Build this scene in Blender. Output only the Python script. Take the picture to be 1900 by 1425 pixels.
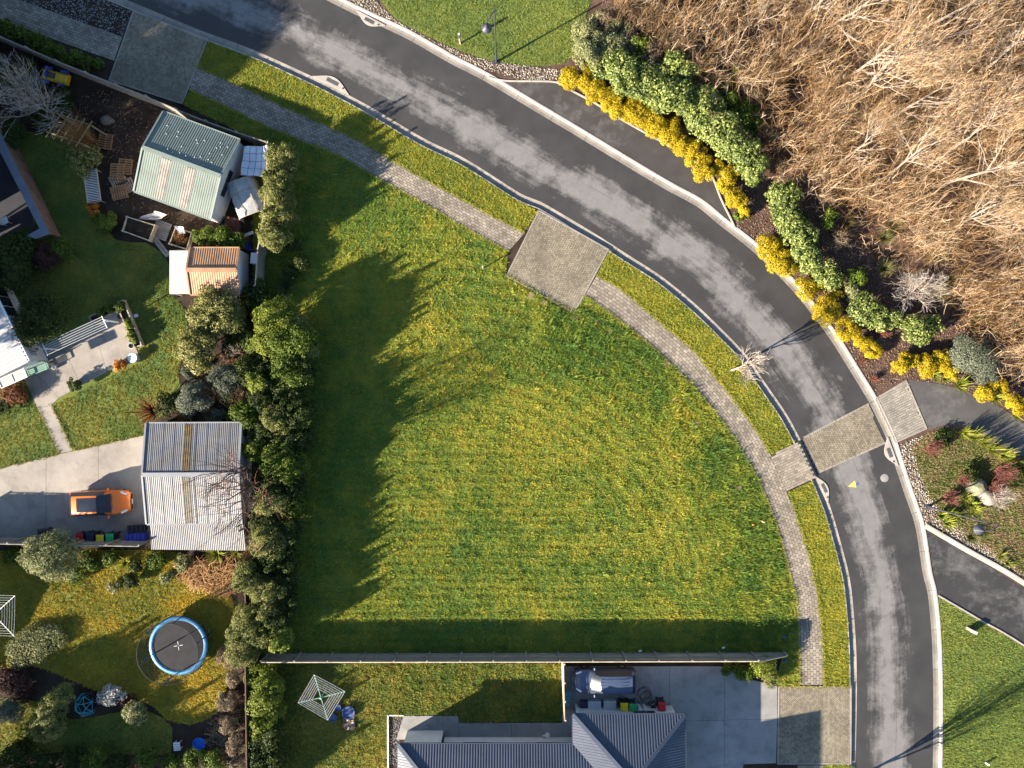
import bpy, math, random
import numpy as np
from mathutils import Vector, Matrix
from mathutils.geometry import tessellate_polygon

scene = bpy.context.scene
for o in list(bpy.data.objects):
    bpy.data.objects.remove(o)
COL = scene.collection
rng = np.random.default_rng(7)
random.seed(7)

# ---------------------------------------------------------------- camera, sky, sun, exposure
S = 25.0            # photo pixels per metre on the ground
H = 52.0            # height of the drone
cam = bpy.data.cameras.new('camera')
cam.sensor_width = 36.0
cam.lens = 36.0 * H / (1900.0 / S)
cam.clip_end = 2000.0
camo = bpy.data.objects.new('camera', cam)
camo.location = (0, 0, H)
camo.rotation_euler = (0, 0, 0)
COL.objects.link(camo)
scene.camera = camo

SUN_EL = math.radians(19.5)
SHADOW = math.radians(29.5)         # direction on the ground in which shadows fall
world = bpy.data.worlds.new('World')
scene.world = world
world.use_nodes = True
wn = world.node_tree
sky = wn.nodes.new('ShaderNodeTexSky')
sky.sky_type = 'NISHITA'
sky.sun_disc = False
sky.sun_elevation = SUN_EL
sky.sun_rotation = math.radians(270) - SHADOW      # compass angle of the sun (from +Y towards +X)
sky.altitude = 50.0
sky.air_density = 1.0
sky.dust_density = 0.6
sky.ozone_density = 3.0
wn.links.new(sky.outputs[0], wn.nodes['Background'].inputs[0])
wn.nodes['Background'].inputs[1].default_value = 0.062

sun = bpy.data.lights.new('sun', 'SUN')
sun.energy = 5.0
sun.angle = math.radians(0.5)
sun.color = (1.0, 0.88, 0.73)
suno = bpy.data.objects.new('sun', sun)
sdir = Vector((math.cos(SHADOW) * math.cos(SUN_EL), math.sin(SHADOW) * math.cos(SUN_EL), -math.sin(SUN_EL)))
suno.rotation_euler = sdir.to_track_quat('-Z', 'Y').to_euler()
suno.location = (-40, -25, 60)
COL.objects.link(suno)

scene.render.engine = 'CYCLES'
scene.view_settings.view_transform = 'Standard'
scene.view_settings.look = 'None'
scene.view_settings.gamma = 1.0
scene.view_settings.use_curve_mapping = False
scene.view_settings.exposure = 2.5

# ---------------------------------------------------------------- coordinates
def P(px, py, z=0.0):
    """world point at height z that the photo shows at pixel px, py"""
    k = (1 - z / H) / S
    return Vector(((px - 950.0) * k, (712.5 - py) * k, z))

def W2(pts):
    return [(p.x, p.y) for p in (P(*q) for q in pts)]

# ---------------------------------------------------------------- materials
MATS = {}
class NB:
    def __init__(self, name):
        self.m = bpy.data.materials.new(name)
        self.m.use_nodes = True
        self.t = self.m.node_tree
        self.b = self.t.nodes['Principled BSDF']
        self.out = self.t.nodes['Material Output']
        MATS[name] = self.m
    def n(self, typ, **kw):
        nd = self.t.nodes.new(typ)
        for k, v in kw.items():
            if k.startswith('_'):
                setattr(nd, k[1:], v)
            else:
                nd.inputs[k.replace('__', ' ')].default_value = v
        return nd
    def l(self, a, b):
        self.t.links.new(a, b)
    def coord(self, world=True):
        if world:
            return self.n('ShaderNodeNewGeometry').outputs['Position']
        return self.n('ShaderNodeTexCoord').outputs['Object']
    def noise(self, co, scale, detail=4, rough=.6, dist=0.0):
        nd = self.n('ShaderNodeTexNoise', Scale=scale, Detail=detail, Roughness=rough, Distortion=dist)
        self.l(co, nd.inputs['Vector'])
        return nd.outputs['Fac']
    def ramp(self, fac, stops):
        r = self.n('ShaderNodeValToRGB')
        el = r.color_ramp.elements
        while len(el) < len(stops):
            el.new(0.5)
        for e, (p, c) in zip(el, stops):
            e.position = p
            e.color = (c[0], c[1], c[2], 1) if not isinstance(c, float) else (c, c, c, 1)
        self.l(fac, r.inputs[0])
        return r.outputs[0]
    def mix(self, fac, a, b, mode='MIX'):
        m = self.n('ShaderNodeMix', _data_type='RGBA', _blend_type=mode)
        for s, v in ((0, fac), (6, a), (7, b)):
            if isinstance(v, (int, float)):
                m.inputs[s].default_value = v
            elif isinstance(v, tuple):
                m.inputs[s].default_value = (*v, 1)
            else:
                self.l(v, m.inputs[s])
        return m.outputs[2]
    def math(self, op, a, b=0.0, c=None):
        m = self.n('ShaderNodeMath', _operation=op)
        for i, v in enumerate((a, b, c)):
            if v is None:
                continue
            if isinstance(v, (int, float)):
                m.inputs[i].default_value = v
            else:
                self.l(v, m.inputs[i])
        return m.outputs[0]
    def attr(self, name):
        a = self.n('ShaderNodeAttribute')
        a.attribute_name = name
        return a.outputs['Fac']
    def bump(self, h, strength, dist=0.05):
        b = self.n('ShaderNodeBump', Strength=strength, Distance=dist)
        self.l(h, b.inputs['Height'])
        self.l(b.outputs[0], self.b.inputs['Normal'])
    def done(self, col, rough=.8, spec=.3, metal=0.0):
        if isinstance(col, tuple):
            self.b.inputs['Base Color'].default_value = (*col, 1)
        else:
            self.l(col, self.b.inputs['Base Color'])
        if isinstance(rough, (int, float)):
            self.b.inputs['Roughness'].default_value = rough
        else:
            self.l(rough, self.b.inputs['Roughness'])
        self.b.inputs['Specular IOR Level'].default_value = spec
        self.b.inputs['Metallic'].default_value = metal
        return self.m

def mul(c, k):
    return tuple(min(1.0, x * k) for x in c)

def M(name, c, var=.25, scale=3.0, rough=.7, spec=.3, metal=0.0, bump=0.0, bscale=30, world=False, c2=None, rnd=0.0, stain=0.0):
    """plain procedural surface: colour with cloudy variation and fine grain"""
    if name in MATS:
        return MATS[name]
    b = NB(name)
    co = b.coord(world)
    n1 = b.noise(co, scale, 5, .65)
    lo = c2 if c2 else mul(c, 1 - var)
    hi = c if c2 else mul(c, 1 + var)
    col = b.ramp(n1, [(.32, lo), (.68, hi)])
    n2 = b.noise(co, bscale, 3, .7)
    col = b.mix(.5, col, b.ramp(n2, [(.3, .75), (.7, 1.0)]), 'MULTIPLY')
    if stain:
        n3 = b.noise(co, .8, 8, .72, .15)
        col = b.mix(stain, col, b.ramp(n3, [(.36, .35), (.52, 1.0)]), 'MULTIPLY')
    if rnd:
        r = b.attr('rnd')
        col = b.mix(1.0, col, b.ramp(r, [(0, 1 - rnd), (1, 1.0)]), 'MULTIPLY')
    if bump:
        b.bump(n2, bump, .03)
    return b.done(col, rough, spec, metal)

def grass_mat(name, stops, fine=16, big=.11, mid=.7, trans=.34, dark=.55):
    if name in MATS:
        return MATS[name]
    b = NB(name)
    co = b.coord(True)
    a = b.noise(co, big, 3, .6)
    m = b.noise(co, mid, 5, .65)
    f = b.noise(co, fine, 3, .7)
    v = b.math('ADD', b.math('MULTIPLY', a, .5), b.math('MULTIPLY', m, .5))
    r = b.attr('rnd')
    v = b.math('ADD', v, b.math('MULTIPLY_ADD', r, .24, -.12))
    col = b.ramp(v, stops)
    col = b.mix(1.0, col, b.ramp(f, [(.3, dark), (.7, 1.0)]), 'MULTIPLY')
    b.bump(f, .9, .06)
    b.done(col, .75, .12)
    t = b.n('ShaderNodeBsdfTranslucent')
    b.l(col, t.inputs['Color'])
    ms = b.n('ShaderNodeMixShader', Fac=trans)
    b.l(b.b.outputs[0], ms.inputs[1]); b.l(t.outputs[0], ms.inputs[2])
    b.l(ms.outputs[0], b.out.inputs['Surface'])
    return b.m

def leaf_mat(name, c_lo, c_mid, c_hi, rough=.6, spec=.12, trans=.3):
    if name in MATS:
        return MATS[name]
    b = NB(name)
    r = b.attr('rnd')
    col = b.ramp(r, [(.05, c_lo), (.5, c_mid), (.95, c_hi)])
    b.done(col, rough, spec)
    t = b.n('ShaderNodeBsdfTranslucent')
    b.l(col, t.inputs['Color'])
    ms = b.n('ShaderNodeMixShader', Fac=trans)
    b.l(b.b.outputs[0], ms.inputs[1]); b.l(t.outputs[0], ms.inputs[2])
    b.l(ms.outputs[0], b.out.inputs['Surface'])
    return b.m

# ---------------------------------------------------------------- mesh helpers
def mesh_np(name, V, F, rnd=None):
    """V (n,3) and F (m,k) arrays to a mesh; rnd one value per face"""
    V = np.asarray(V, dtype=np.float32); F = np.asarray(F, dtype=np.int32)
    me = bpy.data.meshes.new(name)
    m, k = F.shape
    me.vertices.add(len(V)); me.vertices.foreach_set('co', V.ravel())
    me.loops.add(m * k); me.loops.foreach_set('vertex_index', F.ravel())
    me.polygons.add(m)
    me.polygons.foreach_set('loop_start', np.arange(m, dtype=np.int32) * k)
    me.polygons.foreach_set('loop_total', np.full(m, k, dtype=np.int32))
    if rnd is not None:
        a = me.attributes.new('rnd', 'FLOAT', 'FACE')
        a.data.foreach_set('value', np.asarray(rnd, dtype=np.float32))
    me.update(calc_edges=True)
    me.shade_flat()
    return me

class MB:
    def __init__(self):
        self.v = []; self.f = []
    def add(self, vs, fs):
        o = len(self.v)
        self.v += [tuple(p) for p in vs]
        self.f += [tuple(i + o for i in f) for f in fs]
        return self
    def box(self, cx, cy, cz, sx, sy, sz, rz=0.0, tx=1.0, ty=1.0, tilt=None):
        vs = []
        for z, kx, ky in ((-.5, 1, 1), (.5, tx, ty)):
            for x, y in ((-.5, -.5), (.5, -.5), (.5, .5), (-.5, .5)):
                vs.append(Vector((x * sx * kx, y * sy * ky, z * sz)))
        R = Matrix.Rotation(rz, 3, 'Z')
        if tilt:
            R = R @ Matrix.Rotation(tilt[0], 3, 'X') @ Matrix.Rotation(tilt[1], 3, 'Y')
        c = Vector((cx, cy, cz))
        vs = [R @ p + c for p in vs]
        return self.add(vs, [(3, 2, 1, 0), (4, 5, 6, 7), (0, 1, 5, 4), (1, 2, 6, 5), (2, 3, 7, 6), (3, 0, 4, 7)])
    def rbox(self, cx, cy, cz, sx, sy, sz, b=.02, rz=0.0):
        """box with chamfered upper edges"""
        self.box(cx, cy, cz - b / 2, sx, sy, sz - b, rz)
        self.box(cx, cy, cz + sz / 2 - b / 2, sx, sy, b, rz, 1 - 2 * b / sx, 1 - 2 * b / sy)
        return self
    def bar(self, a, b, w, h=None, up=Vector((0, 0, 1))):
        """square bar from a to b"""
        a = Vector(a); b = Vector(b); h = h or w
        d = (b - a).normalized()
        if abs(d.dot(up)) > .98:
            up = Vector((0, 1, 0))
        s = d.cross(up).normalized() * w / 2
        u = s.cross(d).normalized() * h / 2
        vs = []
        for p in (a, b):
            vs += [p - s - u, p + s - u, p + s + u, p - s + u]
        return self.add(vs, [(3, 2, 1, 0), (4, 5, 6, 7), (0, 1, 5, 4), (1, 2, 6, 5), (2, 3, 7, 6), (3, 0, 4, 7)])
    def tube(self, pts, r, n=6, cap=True):
        pts = [Vector(p) for p in pts]
        if not isinstance(r, (list, tuple)):
            r = [r] * len(pts)
        vs = []; fs = []
        for i, p in enumerate(pts):
            d = (pts[min(i + 1, len(pts) - 1)] - pts[max(i - 1, 0)])
            if d.length < 1e-6:
                d = Vector((0, 0, 1))
            d.normalize()
            ref = Vector((1, 0, 0)) if abs(d.x) < .8 else Vector((0, 1, 0))
            s = d.cross(ref).normalized(); u = s.cross(d)
            for k in range(n):
                a = 2 * math.pi * k / n
                vs.append(p + (s * math.cos(a) + u * math.sin(a)) * r[i])
        for i in range(len(pts) - 1):
            for k in range(n):
                k2 = (k + 1) % n
                fs.append((i * n + k, i * n + k2, (i + 1) * n + k2, (i + 1) * n + k))
        if cap:
            fs.append(tuple(range(n - 1, -1, -1)))
            fs.append(tuple((len(pts) - 1) * n + k for k in range(n)))
        return self.add(vs, fs)
    def cyl(self, cx, cy, z0, z1, r, n=16, r2=None):
        return self.tube([(cx, cy, z0), (cx, cy, z1)], [r, r if r2 is None else r2], n)
    def lathe(self, prof, n=24, c=(0, 0, 0)):
        vs = []; fs = []
        for r, z in prof:
            for k in range(n):
                a = 2 * math.pi * k / n
                vs.append((c[0] + r * math.cos(a), c[1] + r * math.sin(a), c[2] + z))
        for i in range(len(prof) - 1):
            for k in range(n):
                k2 = (k + 1) % n
                fs.append((i * n + k, i * n + k2, (i + 1) * n + k2, (i + 1) * n + k))
        return self.add(vs, fs)
    def prism(self, poly, z0, z1):
        n = len(poly)
        area = sum(poly[i][0] * poly[(i + 1) % n][1] - poly[(i + 1) % n][0] * poly[i][1] for i in range(n))
        if area < 0:
            poly = poly[::-1]
        vs = [(x, y, z0) for x, y in poly] + [(x, y, z1) for x, y in poly]
        fs = [(i, (i + 1) % n, n + (i + 1) % n, n + i) for i in range(n)]
        for t in tessellate_polygon([[Vector((x, y, 0)) for x, y in poly]]):
            a, b, c = t
            pa, pb, pc = (Vector(poly[i]) for i in (a, b, c))
            if (pb - pa).cross(pc - pa) < 0:
                a, c = c, a
            fs.append((n + a, n + b, n + c)); fs.append((c, b, a))
        return self.add(vs, fs)
    def quad(self, a, b, c, d):
        return self.add([a, b, c, d], [(0, 1, 2, 3)])
    def mesh(self, name):
        me = bpy.data.meshes.new(name)
        me.from_pydata(self.v, [], self.f)
        me.update()
        return me

def obj(name, geo, mat, parent=None, smooth=False, loc=None):
    me = geo.mesh(name) if isinstance(geo, MB) else geo
    o = bpy.data.objects.new(name, me)
    COL.objects.link(o)
    if mat is not None and not me.materials:
        me.materials.append(mat)
    if smooth:
        me.polygons.foreach_set('use_smooth', [True] * len(me.polygons))
    if parent is not None:
        o.parent = parent
    if loc is not None:
        o.location = loc
    return o

def tag(o, label=None, cat=None, group=None, kind=None):
    if label: o['label'] = label
    if cat: o['category'] = cat
    if group: o['group'] = group
    if kind: o['kind'] = kind
    return o

def thing(name, label, cat, loc=(0, 0, 0), rz=0.0, group=None):
    o = bpy.data.objects.new(name, None)
    o.empty_display_size = .3
    COL.objects.link(o)
    o.location = loc; o.rotation_euler = (0, 0, rz)
    return tag(o, label, cat, group)

def copy_tree(o, parent=None):
    c = o.copy(); COL.objects.link(c)
    c.parent = parent
    for ch in list(o.children):
        copy_tree(ch, c)
    return c

def inst(name, me, parent, loc=(0, 0, 0), rz=0.0, scale=None, rot=None):
    """another object on shared mesh data"""
    o = bpy.data.objects.new(name, me)
    COL.objects.link(o)
    o.parent = parent; o.location = loc
    o.rotation_euler = rot if rot else (0, 0, rz)
    if scale: o.scale = scale
    return o

def struct(name, geo, mat, label, cat, kind='structure'):
    return tag(obj(name, geo, mat), label, cat, kind=kind)

def sheet(poly, z):
    me = MB()
    vs = [(x, y, z) for x, y in poly]
    fs = []
    for t in tessellate_polygon([[Vector((x, y, 0)) for x, y in poly]]):
        a, b, c = t
        pa, pb, pc = (Vector(poly[i]) for i in (a, b, c))
        if (pb - pa).cross(pc - pa) < 0:
            a, c = c, a
        fs.append((a, b, c))
    return me.add(vs, fs)

def smooth_line(pts, step=.5):
    """Catmull-Rom through points, sampled about every step metres"""
    p = [Vector((x, y)) for x, y in pts]
    p = [p[0] * 2 - p[1]] + p + [p[-1] * 2 - p[-2]]
    out = []
    for i in range(1, len(p) - 2):
        n = max(1, int((p[i + 1] - p[i]).length / step))
        for k in range(n):
            t = k / n
            a, b, c, d = p[i - 1], p[i], p[i + 1], p[i + 2]
            out.append(.5 * ((2 * b) + (c - a) * t + (2 * a - 5 * b + 4 * c - d) * t * t + (3 * b - a - 3 * c + d) * t ** 3))
    out.append(p[-2])
    return [(q.x, q.y) for q in out]

def resample(pts, n):
    a = np.array(pts); d = np.r_[0, np.cumsum(np.hypot(*np.diff(a, axis=0).T))]
    t = np.linspace(0, d[-1], n)
    return np.c_[np.interp(t, d, a[:, 0]), np.interp(t, d, a[:, 1])]

def length(pts):
    a = np.array(pts)
    return float(np.hypot(*np.diff(a, axis=0).T).sum())

def offset(pts, d):
    """shift a line sideways, d > 0 to the left of its direction"""
    a = np.array(pts); t = np.gradient(a, axis=0)
    t /= np.linalg.norm(t, axis=1)[:, None]
    return [(x, y) for x, y in a + np.c_[-t[:, 1], t[:, 0]] * d]

def inside(poly, xy):
    p = np.array(poly); x, y = xy[:, 0], xy[:, 1]
    r = np.zeros(len(xy), bool)
    j = len(p) - 1
    for i in range(len(p)):
        xi, yi, xj, yj = *p[i], *p[j]
        c = ((yi > y) != (yj > y))
        with np.errstate(divide='ignore', invalid='ignore'):
            r ^= c & (x < (xj - xi) * (y - yi) / (yj - yi) + xi)
        j = i
    return r

def scatter(poly, per_m2, seed=1):
    p = np.array(poly); lo = p.min(0); hi = p.max(0)
    g = np.random.default_rng(seed)
    n = int((hi - lo).prod() * per_m2)
    xy = lo + g.random((n, 2)) * (hi - lo)
    return xy[inside(poly, xy)]
# ================================================================ the setting
inner_px = [(-300,-225),(0,-98),(150,-33),(255,10.5),(368,57),(463,92),(568,139),(620,165),(684,199),(784,258),(863,297),(968,363),(1002,376),(1097,432),
    (1163,474),(1228,516),(1290,567),(1338,613),(1383,660),(1408,697),(1430,729),(1460,773),(1488,826),(1506,866),(1524,905),(1539,942),(1551,981),(1566,1036),
    (1574,1069),(1580,1111),(1586,1187),(1588,1246),(1588,1317),(1585,1419),(1578,1560),(1570,1760)]
outer_px = [(-100,-340),(200,-190),(430,-85),(560,-33),(626,0),(679,26),(758,63),(837,108),(903,142),(995,197),(1079,247),(1158,295),(1237,342),(1299,376),(1338,408),
    (1373,435),(1404,460),(1451,505),(1489,546),(1521,587),(1553,631),(1584,681),(1616,733),(1634,768),(1654,811),(1668,855),(1689,918),(1708,975),(1722,1063),
    (1731,1100),(1738,1168),(1741,1237),(1742,1305),(1741,1419),(1736,1560),(1728,1760)]
K_IN = smooth_line(W2(inner_px)); K_OUT = smooth_line(W2(outer_px))
RZ = -0.11                       # road level

SOIL = M('garden_soil', (.032, .022, .015), .5, .5, .9, .1, bump=.8, bscale=9, world=True)
MULCH = M('bark_mulch', (.075, .047, .034), .45, 1.1, .9, .1, bump=1.0, bscale=16, world=True)
CONC = M('concrete', (.225, .2, .17), .2, .35, .85, .2, bump=.15, bscale=40, world=True, stain=.35)
CONC_G = M('grey_concrete', (.215, .208, .195), .2, .3, .85, .2, bump=.1, bscale=40, world=True, stain=.35)
KERB = M('kerb_concrete', (.30, .27, .232), .18, .6, .85, .2, bump=.2, bscale=30, world=True)
CHAN = M('channel_concrete', (.2, .178, .15), .25, .8, .85, .2, bump=.2, bscale=30, world=True)
MORTAR = M('joint_sand', (.055, .052, .036), .3, 3, .9, .1, world=True)

# terrain far around, and the land on each side of the road
struct('ground', MB().quad((-600,-600,-.4),(600,-600,-.4),(600,600,-.4),(-600,600,-.4)), M('far_ground', (.07,.075,.03), .4, .1, .9, .1, world=True),
       'wide brown and green ground spreading out under the whole street', 'ground')
fi = offset(K_IN, -.42)
struct('land', sheet(fi + [(25,-220),(-220,-220),(-220,110)], -.006), SOIL, 'dark garden soil of the house plots inside the bend of the road', 'ground')
fo = offset(K_OUT, .27)
struct('garden_bank', sheet(fo[::-1] + [(-220,190),(220,220),(220,-220),(31,-220)], -.006), MULCH, 'brown bark mulch bank along the outside of the road', 'ground')

# ---- asphalt
def asphalt(name, damp, dry, c=.43, hw=.31, uv=True):
    b = NB(name)
    co = b.coord(True)
    n_big = b.noise(co, .22, 6, .62, .4)
    n_mid = b.noise(co, 1.3, 8, .72)
    n_f = b.noise(co, 34, 3, .7)
    n_g = b.noise(co, 7, 6, .8)
    if uv:
        u = b.n('ShaderNodeUVMap').outputs[0]
        sp = b.n('ShaderNodeSeparateXYZ'); b.l(u, sp.inputs[0])
        d = b.math('ABSOLUTE', b.math('SUBTRACT', sp.outputs[1], c))
        d = b.math('SUBTRACT', hw, d)
        cb = b.n('ShaderNodeCombineXYZ')
        b.l(b.math('MULTIPLY', sp.outputs[0], .07), cb.inputs[0]); b.l(b.math('MULTIPLY', sp.outputs[1], 5.0), cb.inputs[1])
        streak = b.noise(cb.outputs[0], 2.2, 5, .65)
        k = b.math('ADD', b.math('MULTIPLY', d, 1.9), b.math('MULTIPLY_ADD', n_big, 1.7, -.85))
        k = b.math('ADD', k, b.math('MULTIPLY_ADD', streak, .9, -.45))
        k = b.math('ADD', k, b.math('ADD', b.math('MULTIPLY_ADD', n_mid, .7, -.35), b.math('MULTIPLY_ADD', n_g, .5, -.25)))
        mask = b.ramp(k, [(.08, 0.0), (.5, 1.0)])
    else:
        k = b.math('ADD', n_big, b.math('MULTIPLY_ADD', n_mid, .9, -.45))
        mask = b.ramp(k, [(.48, 0.0), (.75, 1.0)])
    if uv:
        seam = b.math('ABSOLUTE', b.math('ADD', b.math('SUBTRACT', sp.outputs[1], .52), b.math('MULTIPLY_ADD', n_big, .03, -.015)))
        seam = b.ramp(b.math('ADD', seam, b.math('MULTIPLY_ADD', n_mid, .012, -.006)), [(.0, .45), (.004, 1.0)])
    dampc = b.ramp(b.noise(co, .5, 4), [(.3, mul(damp, .8)), (.7, mul(damp, 1.2))])
    dryc = b.ramp(n_mid, [(.3, mul(dry, .86)), (.7, mul(dry, 1.1))])
    col = b.mix(mask, dampc, dryc)
    col = b.mix(1.0, col, b.ramp(n_f, [(.25, .62), (.7, 1.0)]), 'MULTIPLY')
    if uv:
        col = b.mix(seam, mul(damp, .7), col)
    rough = b.ramp(mask, [(0, .62), (1, .85)])
    b.bump(n_f, .25, .02)
    return b.done(col, rough, .25)

def strip_uv(A, B, z, name):
    n = len(A)
    V = []
    for a, b in zip(A, B):
        for t in np.linspace(0, 1, 5):
            V.append((a[0] * (1 - t) + b[0] * t, a[1] * (1 - t) + b[1] * t, z))
    F = []; UV = []
    s = np.r_[0, np.cumsum(np.hypot(*np.diff(np.array(A), axis=0).T))]
    for i in range(n - 1):
        for k in range(4):
            F.append((i * 5 + k, (i + 1) * 5 + k, (i + 1) * 5 + k + 1, i * 5 + k + 1))
            UV += [(s[i], k / 4), (s[i + 1], k / 4), (s[i + 1], (k + 1) / 4), (s[i], (k + 1) / 4)]
    me = bpy.data.meshes.new(name)
    me.from_pydata(V, [], F)
    uv = me.uv_layers.new(name='UVMap')
    uv.data.foreach_set('uv', np.array(UV, dtype=np.float32).ravel())
    me.flip_normals()
    me.update()
    return me

NR = 260
ROAD = asphalt('asphalt_road', (.038, .036, .035), (.16, .152, .146))
ra = resample(offset(K_IN, .10), NR); rb = resample(offset(K_OUT, -.31), NR)
struct('road', strip_uv(ra, rb, RZ, 'road'), ROAD, 'curving grey asphalt road with damp dark edges and a dry pale crown', 'road')

# ---- kerbs, cast in lengths
def kerb(name, line, prof, label, seg=2.9, gap=.012, chan=None):
    root = thing(name, label, 'kerb'); root['kind'] = 'structure'
    L = length(line); n = int(L / seg)
    m = 7
    pts = resample(line, n * m + 1)
    t = np.gradient(pts, axis=0); t /= np.linalg.norm(t, axis=1)[:, None]
    nrm = np.c_[-t[:, 1], t[:, 0]]
    for i in range(n):
        mb = MB(); vs = []
        rows = []
        for j in range(m + 1):
            q = i * m + j
            p = pts[q].copy()
            if j == 0: p = p + t[q] * gap
            if j == m: p = p - t[q] * gap
            rows.append([(p[0] + nrm[q][0] * d, p[1] + nrm[q][1] * d, z) for d, z in prof])
        if abs(rows[3][0][0]) > 60 or abs(rows[3][0][1]) > 45:
            continue
        k = len(prof)
        for r in rows: vs += r
        fs = []
        for j in range(m):
            for q in range(k - 1):
                fs.append((j * k + q, j * k + q + 1, (j + 1) * k + q + 1, (j + 1) * k + q))
        fs += [tuple(range(k)), tuple(range((m + 1) * k - 1, m * k - 1, -1))]
        o = obj('kerb_stone', mb.add(vs, fs), KERB, root)
        if chan:
            vs = []; fs = []; k = len(chan)
            for j in range(m + 1):
                q = i * m + j
                p = pts[q] + t[q] * (gap if j == 0 else -gap if j == m else 0)
                vs += [(p[0] + nrm[q][0] * d, p[1] + nrm[q][1] * d, z) for d, z in chan]
            for j in range(m):
                for q in range(k - 1):
                    fs.append((j * k + q, j * k + q + 1, (j + 1) * k + q + 1, (j + 1) * k + q))
            fs += [tuple(range(k)), tuple(range((m + 1) * k - 1, m * k - 1, -1))]
            obj('channel', MB().add(vs, fs), CHAN, root)
    return root
# line, offsets to the left of the direction; inner kerb: road on the left
kerb('kerb', K_IN, [(-.48, -.3), (-.48, .012), (-.41, .012), (-.39, -.13), (-.39, -.3)], 'pale concrete kerb and channel along the grass verge', chan=[(-.385, -.3), (-.385, -.138), (-.15, -.135), (.12, -.10), (.12, -.3)])
kerb('kerb', K_OUT, [(.29, -.3), (.29, .03), (.17, .03), (.08, -.09), (.08, -.3)], 'pale concrete kerb and channel on the garden side of the road', chan=[(.075, -.3), (.075, -.105), (-.12, -.118), (-.33, -.10), (-.33, -.3)])

# ---- second asphalt surfaces outside the bend
bay_edge = smooth_line(W2([(905,143),(935,150),(1000,151),(1034,153),(1060,168),(1105,192),(1171,232),(1250,275),(1300,308),(1322,329),(1337,368),(1357,408),(1364,424)]))
bay = bay_edge + [q for q in offset(K_OUT, .30)[::-1] if P(900,0).x < q[0] < P(1362,0).x and P(0,428).y < q[1] < P(0,143).y]
struct('parking_bay', sheet(bay, .004), asphalt('asphalt_bay', (.05, .045, .042), (.10, .094, .088), uv=False), 'narrow damp asphalt parking bay beside the yellow hedge', 'parking bay')
kerb('kerb', bay_edge, [(-.06, -.05), (-.06, .06), (.05, .06), (.05, -.05)], 'thin pale concrete edging around the parking bay', 3.2)
track_poly = smooth_line(W2([(1684,704),(1740,712),(1800,728),(1860,758),(1905,790),(2050,900)]), .8) + smooth_line(W2([(2050,990),(1930,870),(1880,838),(1830,808),(1790,790),(1750,790),(1722,797)]), .8)
struct('gravel_track', sheet(track_poly, .006), asphalt('track_chip', (.07, .066, .062), (.115, .11, .104), uv=False), 'dark grey chip-seal track leading off between shrubs', 'track')
side_poly = W2([(1717,982),(1790,1025),(1850,1060),(1900,1093),(2150,1260)]) + W2([(2150,1360),(1900,1196),(1820,1150),(1741,1104),(1735,1075)])
struct('side_road', sheet(side_poly, .004), asphalt('asphalt_side', (.035, .033, .032), (.10, .096, .09), uv=False), 'dark asphalt side driveway joining the road by the pebble bed', 'driveway')
kerb('kerb', smooth_line(W2([(1715,977),(1790,1021),(1850,1054),(1905,1088),(2150,1250)])), [(-.1, -.05), (-.1, .05), (.16, .10), (.26, .10), (.26, -.05)][::1], 'concrete kerb between the side driveway and the pebble bed', 3.0)
kerb('kerb', smooth_line(W2([(1741,1105),(1820,1151),(1902,1199),(2150,1365)])), [(-.07, -.05), (-.07, .06), (.05, .06), (.05, -.05)], 'narrow concrete edging between the side driveway and the corner lawn', 3.0)

# ---- block paving
def paver_mat(name, c, rnd=.4):
    return M(name, c, .24, .7, .85, .2, world=True, rnd=rnd, bscale=22, stain=.3)
PAV = paver_mat('path_paver', (.25, .213, .166))
HERR = paver_mat('herringbone_paver', (.225, .193, .14), .35)
BIGP = paver_mat('crossing_paver', (.255, .23, .19), .3)

def blocks(C, z0, z1, seed, inset=.012):
    """C (n,4,2) block outlines to one mesh of low tapered blocks"""
    g = np.random.default_rng(seed)
    n = len(C)
    cen = C.mean(1, keepdims=True)
    d = C - cen
    ln = np.linalg.norm(d, axis=2, keepdims=True)
    top = cen + d * (1 - inset / ln)
    zz = z1 + (g.random(n) - .5) * .006
    V = np.zeros((n, 8, 3), np.float32)
    V[:, :4, :2] = C; V[:, :4, 2] = z0
    V[:, 4:, :2] = top; V[:, 4:, 2] = zz[:, None]
    base = (np.arange(n) * 8)[:, None, None]
    f = np.array([[4,5,6,7],[0,1,5,4],[1,2,6,5],[2,3,7,6],[3,0,4,7]])[None]
    F = (base + f).reshape(-1, 4)
    r = np.repeat(g.random(n), 5)
    return mesh_np('paving_blocks', V.reshape(-1, 3), F, r)

def path_blocks(A, B, seed, L=.34, w=.2, z=.02):
    la = (length(A) + length(B)) / 2
    ns = int(la / .1)
    a = resample(A, ns); b = resample(B, ns)
    wid = float(np.linalg.norm(a - b, axis=1).mean())
    rows = max(1, round(wid / w))
    out = []
    def at(s, t):
        i = np.clip(s / la * (ns - 1), 0, ns - 1.001); k = int(i); f = i - k
        pa = a[k] * (1 - f) + a[k + 1] * f; pb = b[k] * (1 - f) + b[k + 1] * f
        return pa * (1 - t) + pb * t
    j = .02
    for r in range(rows):
        t0 = (r + .5 * j / w) / rows; t1 = (r + 1 - .5 * j / w) / rows
        s = -(L / 2 if r % 2 else 0)
        while s < la:
            s0 = max(0, s + j / 2); s1 = min(la, s + L - j / 2)
            if s1 - s0 > .06:
                out.append([at(s0, t0), at(s1, t0), at(s1, t1), at(s0, t1)])
            s += L
    C = np.array(out)
    x = C[:, 2] - C[:, 0]; y = C[:, 3] - C[:, 1]
    if (x[:, 0] * y[:, 1] - x[:, 1] * y[:, 0]).mean() < 0:
        C = C[:, ::-1]
    return blocks(C, 0.0, z, seed)

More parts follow.
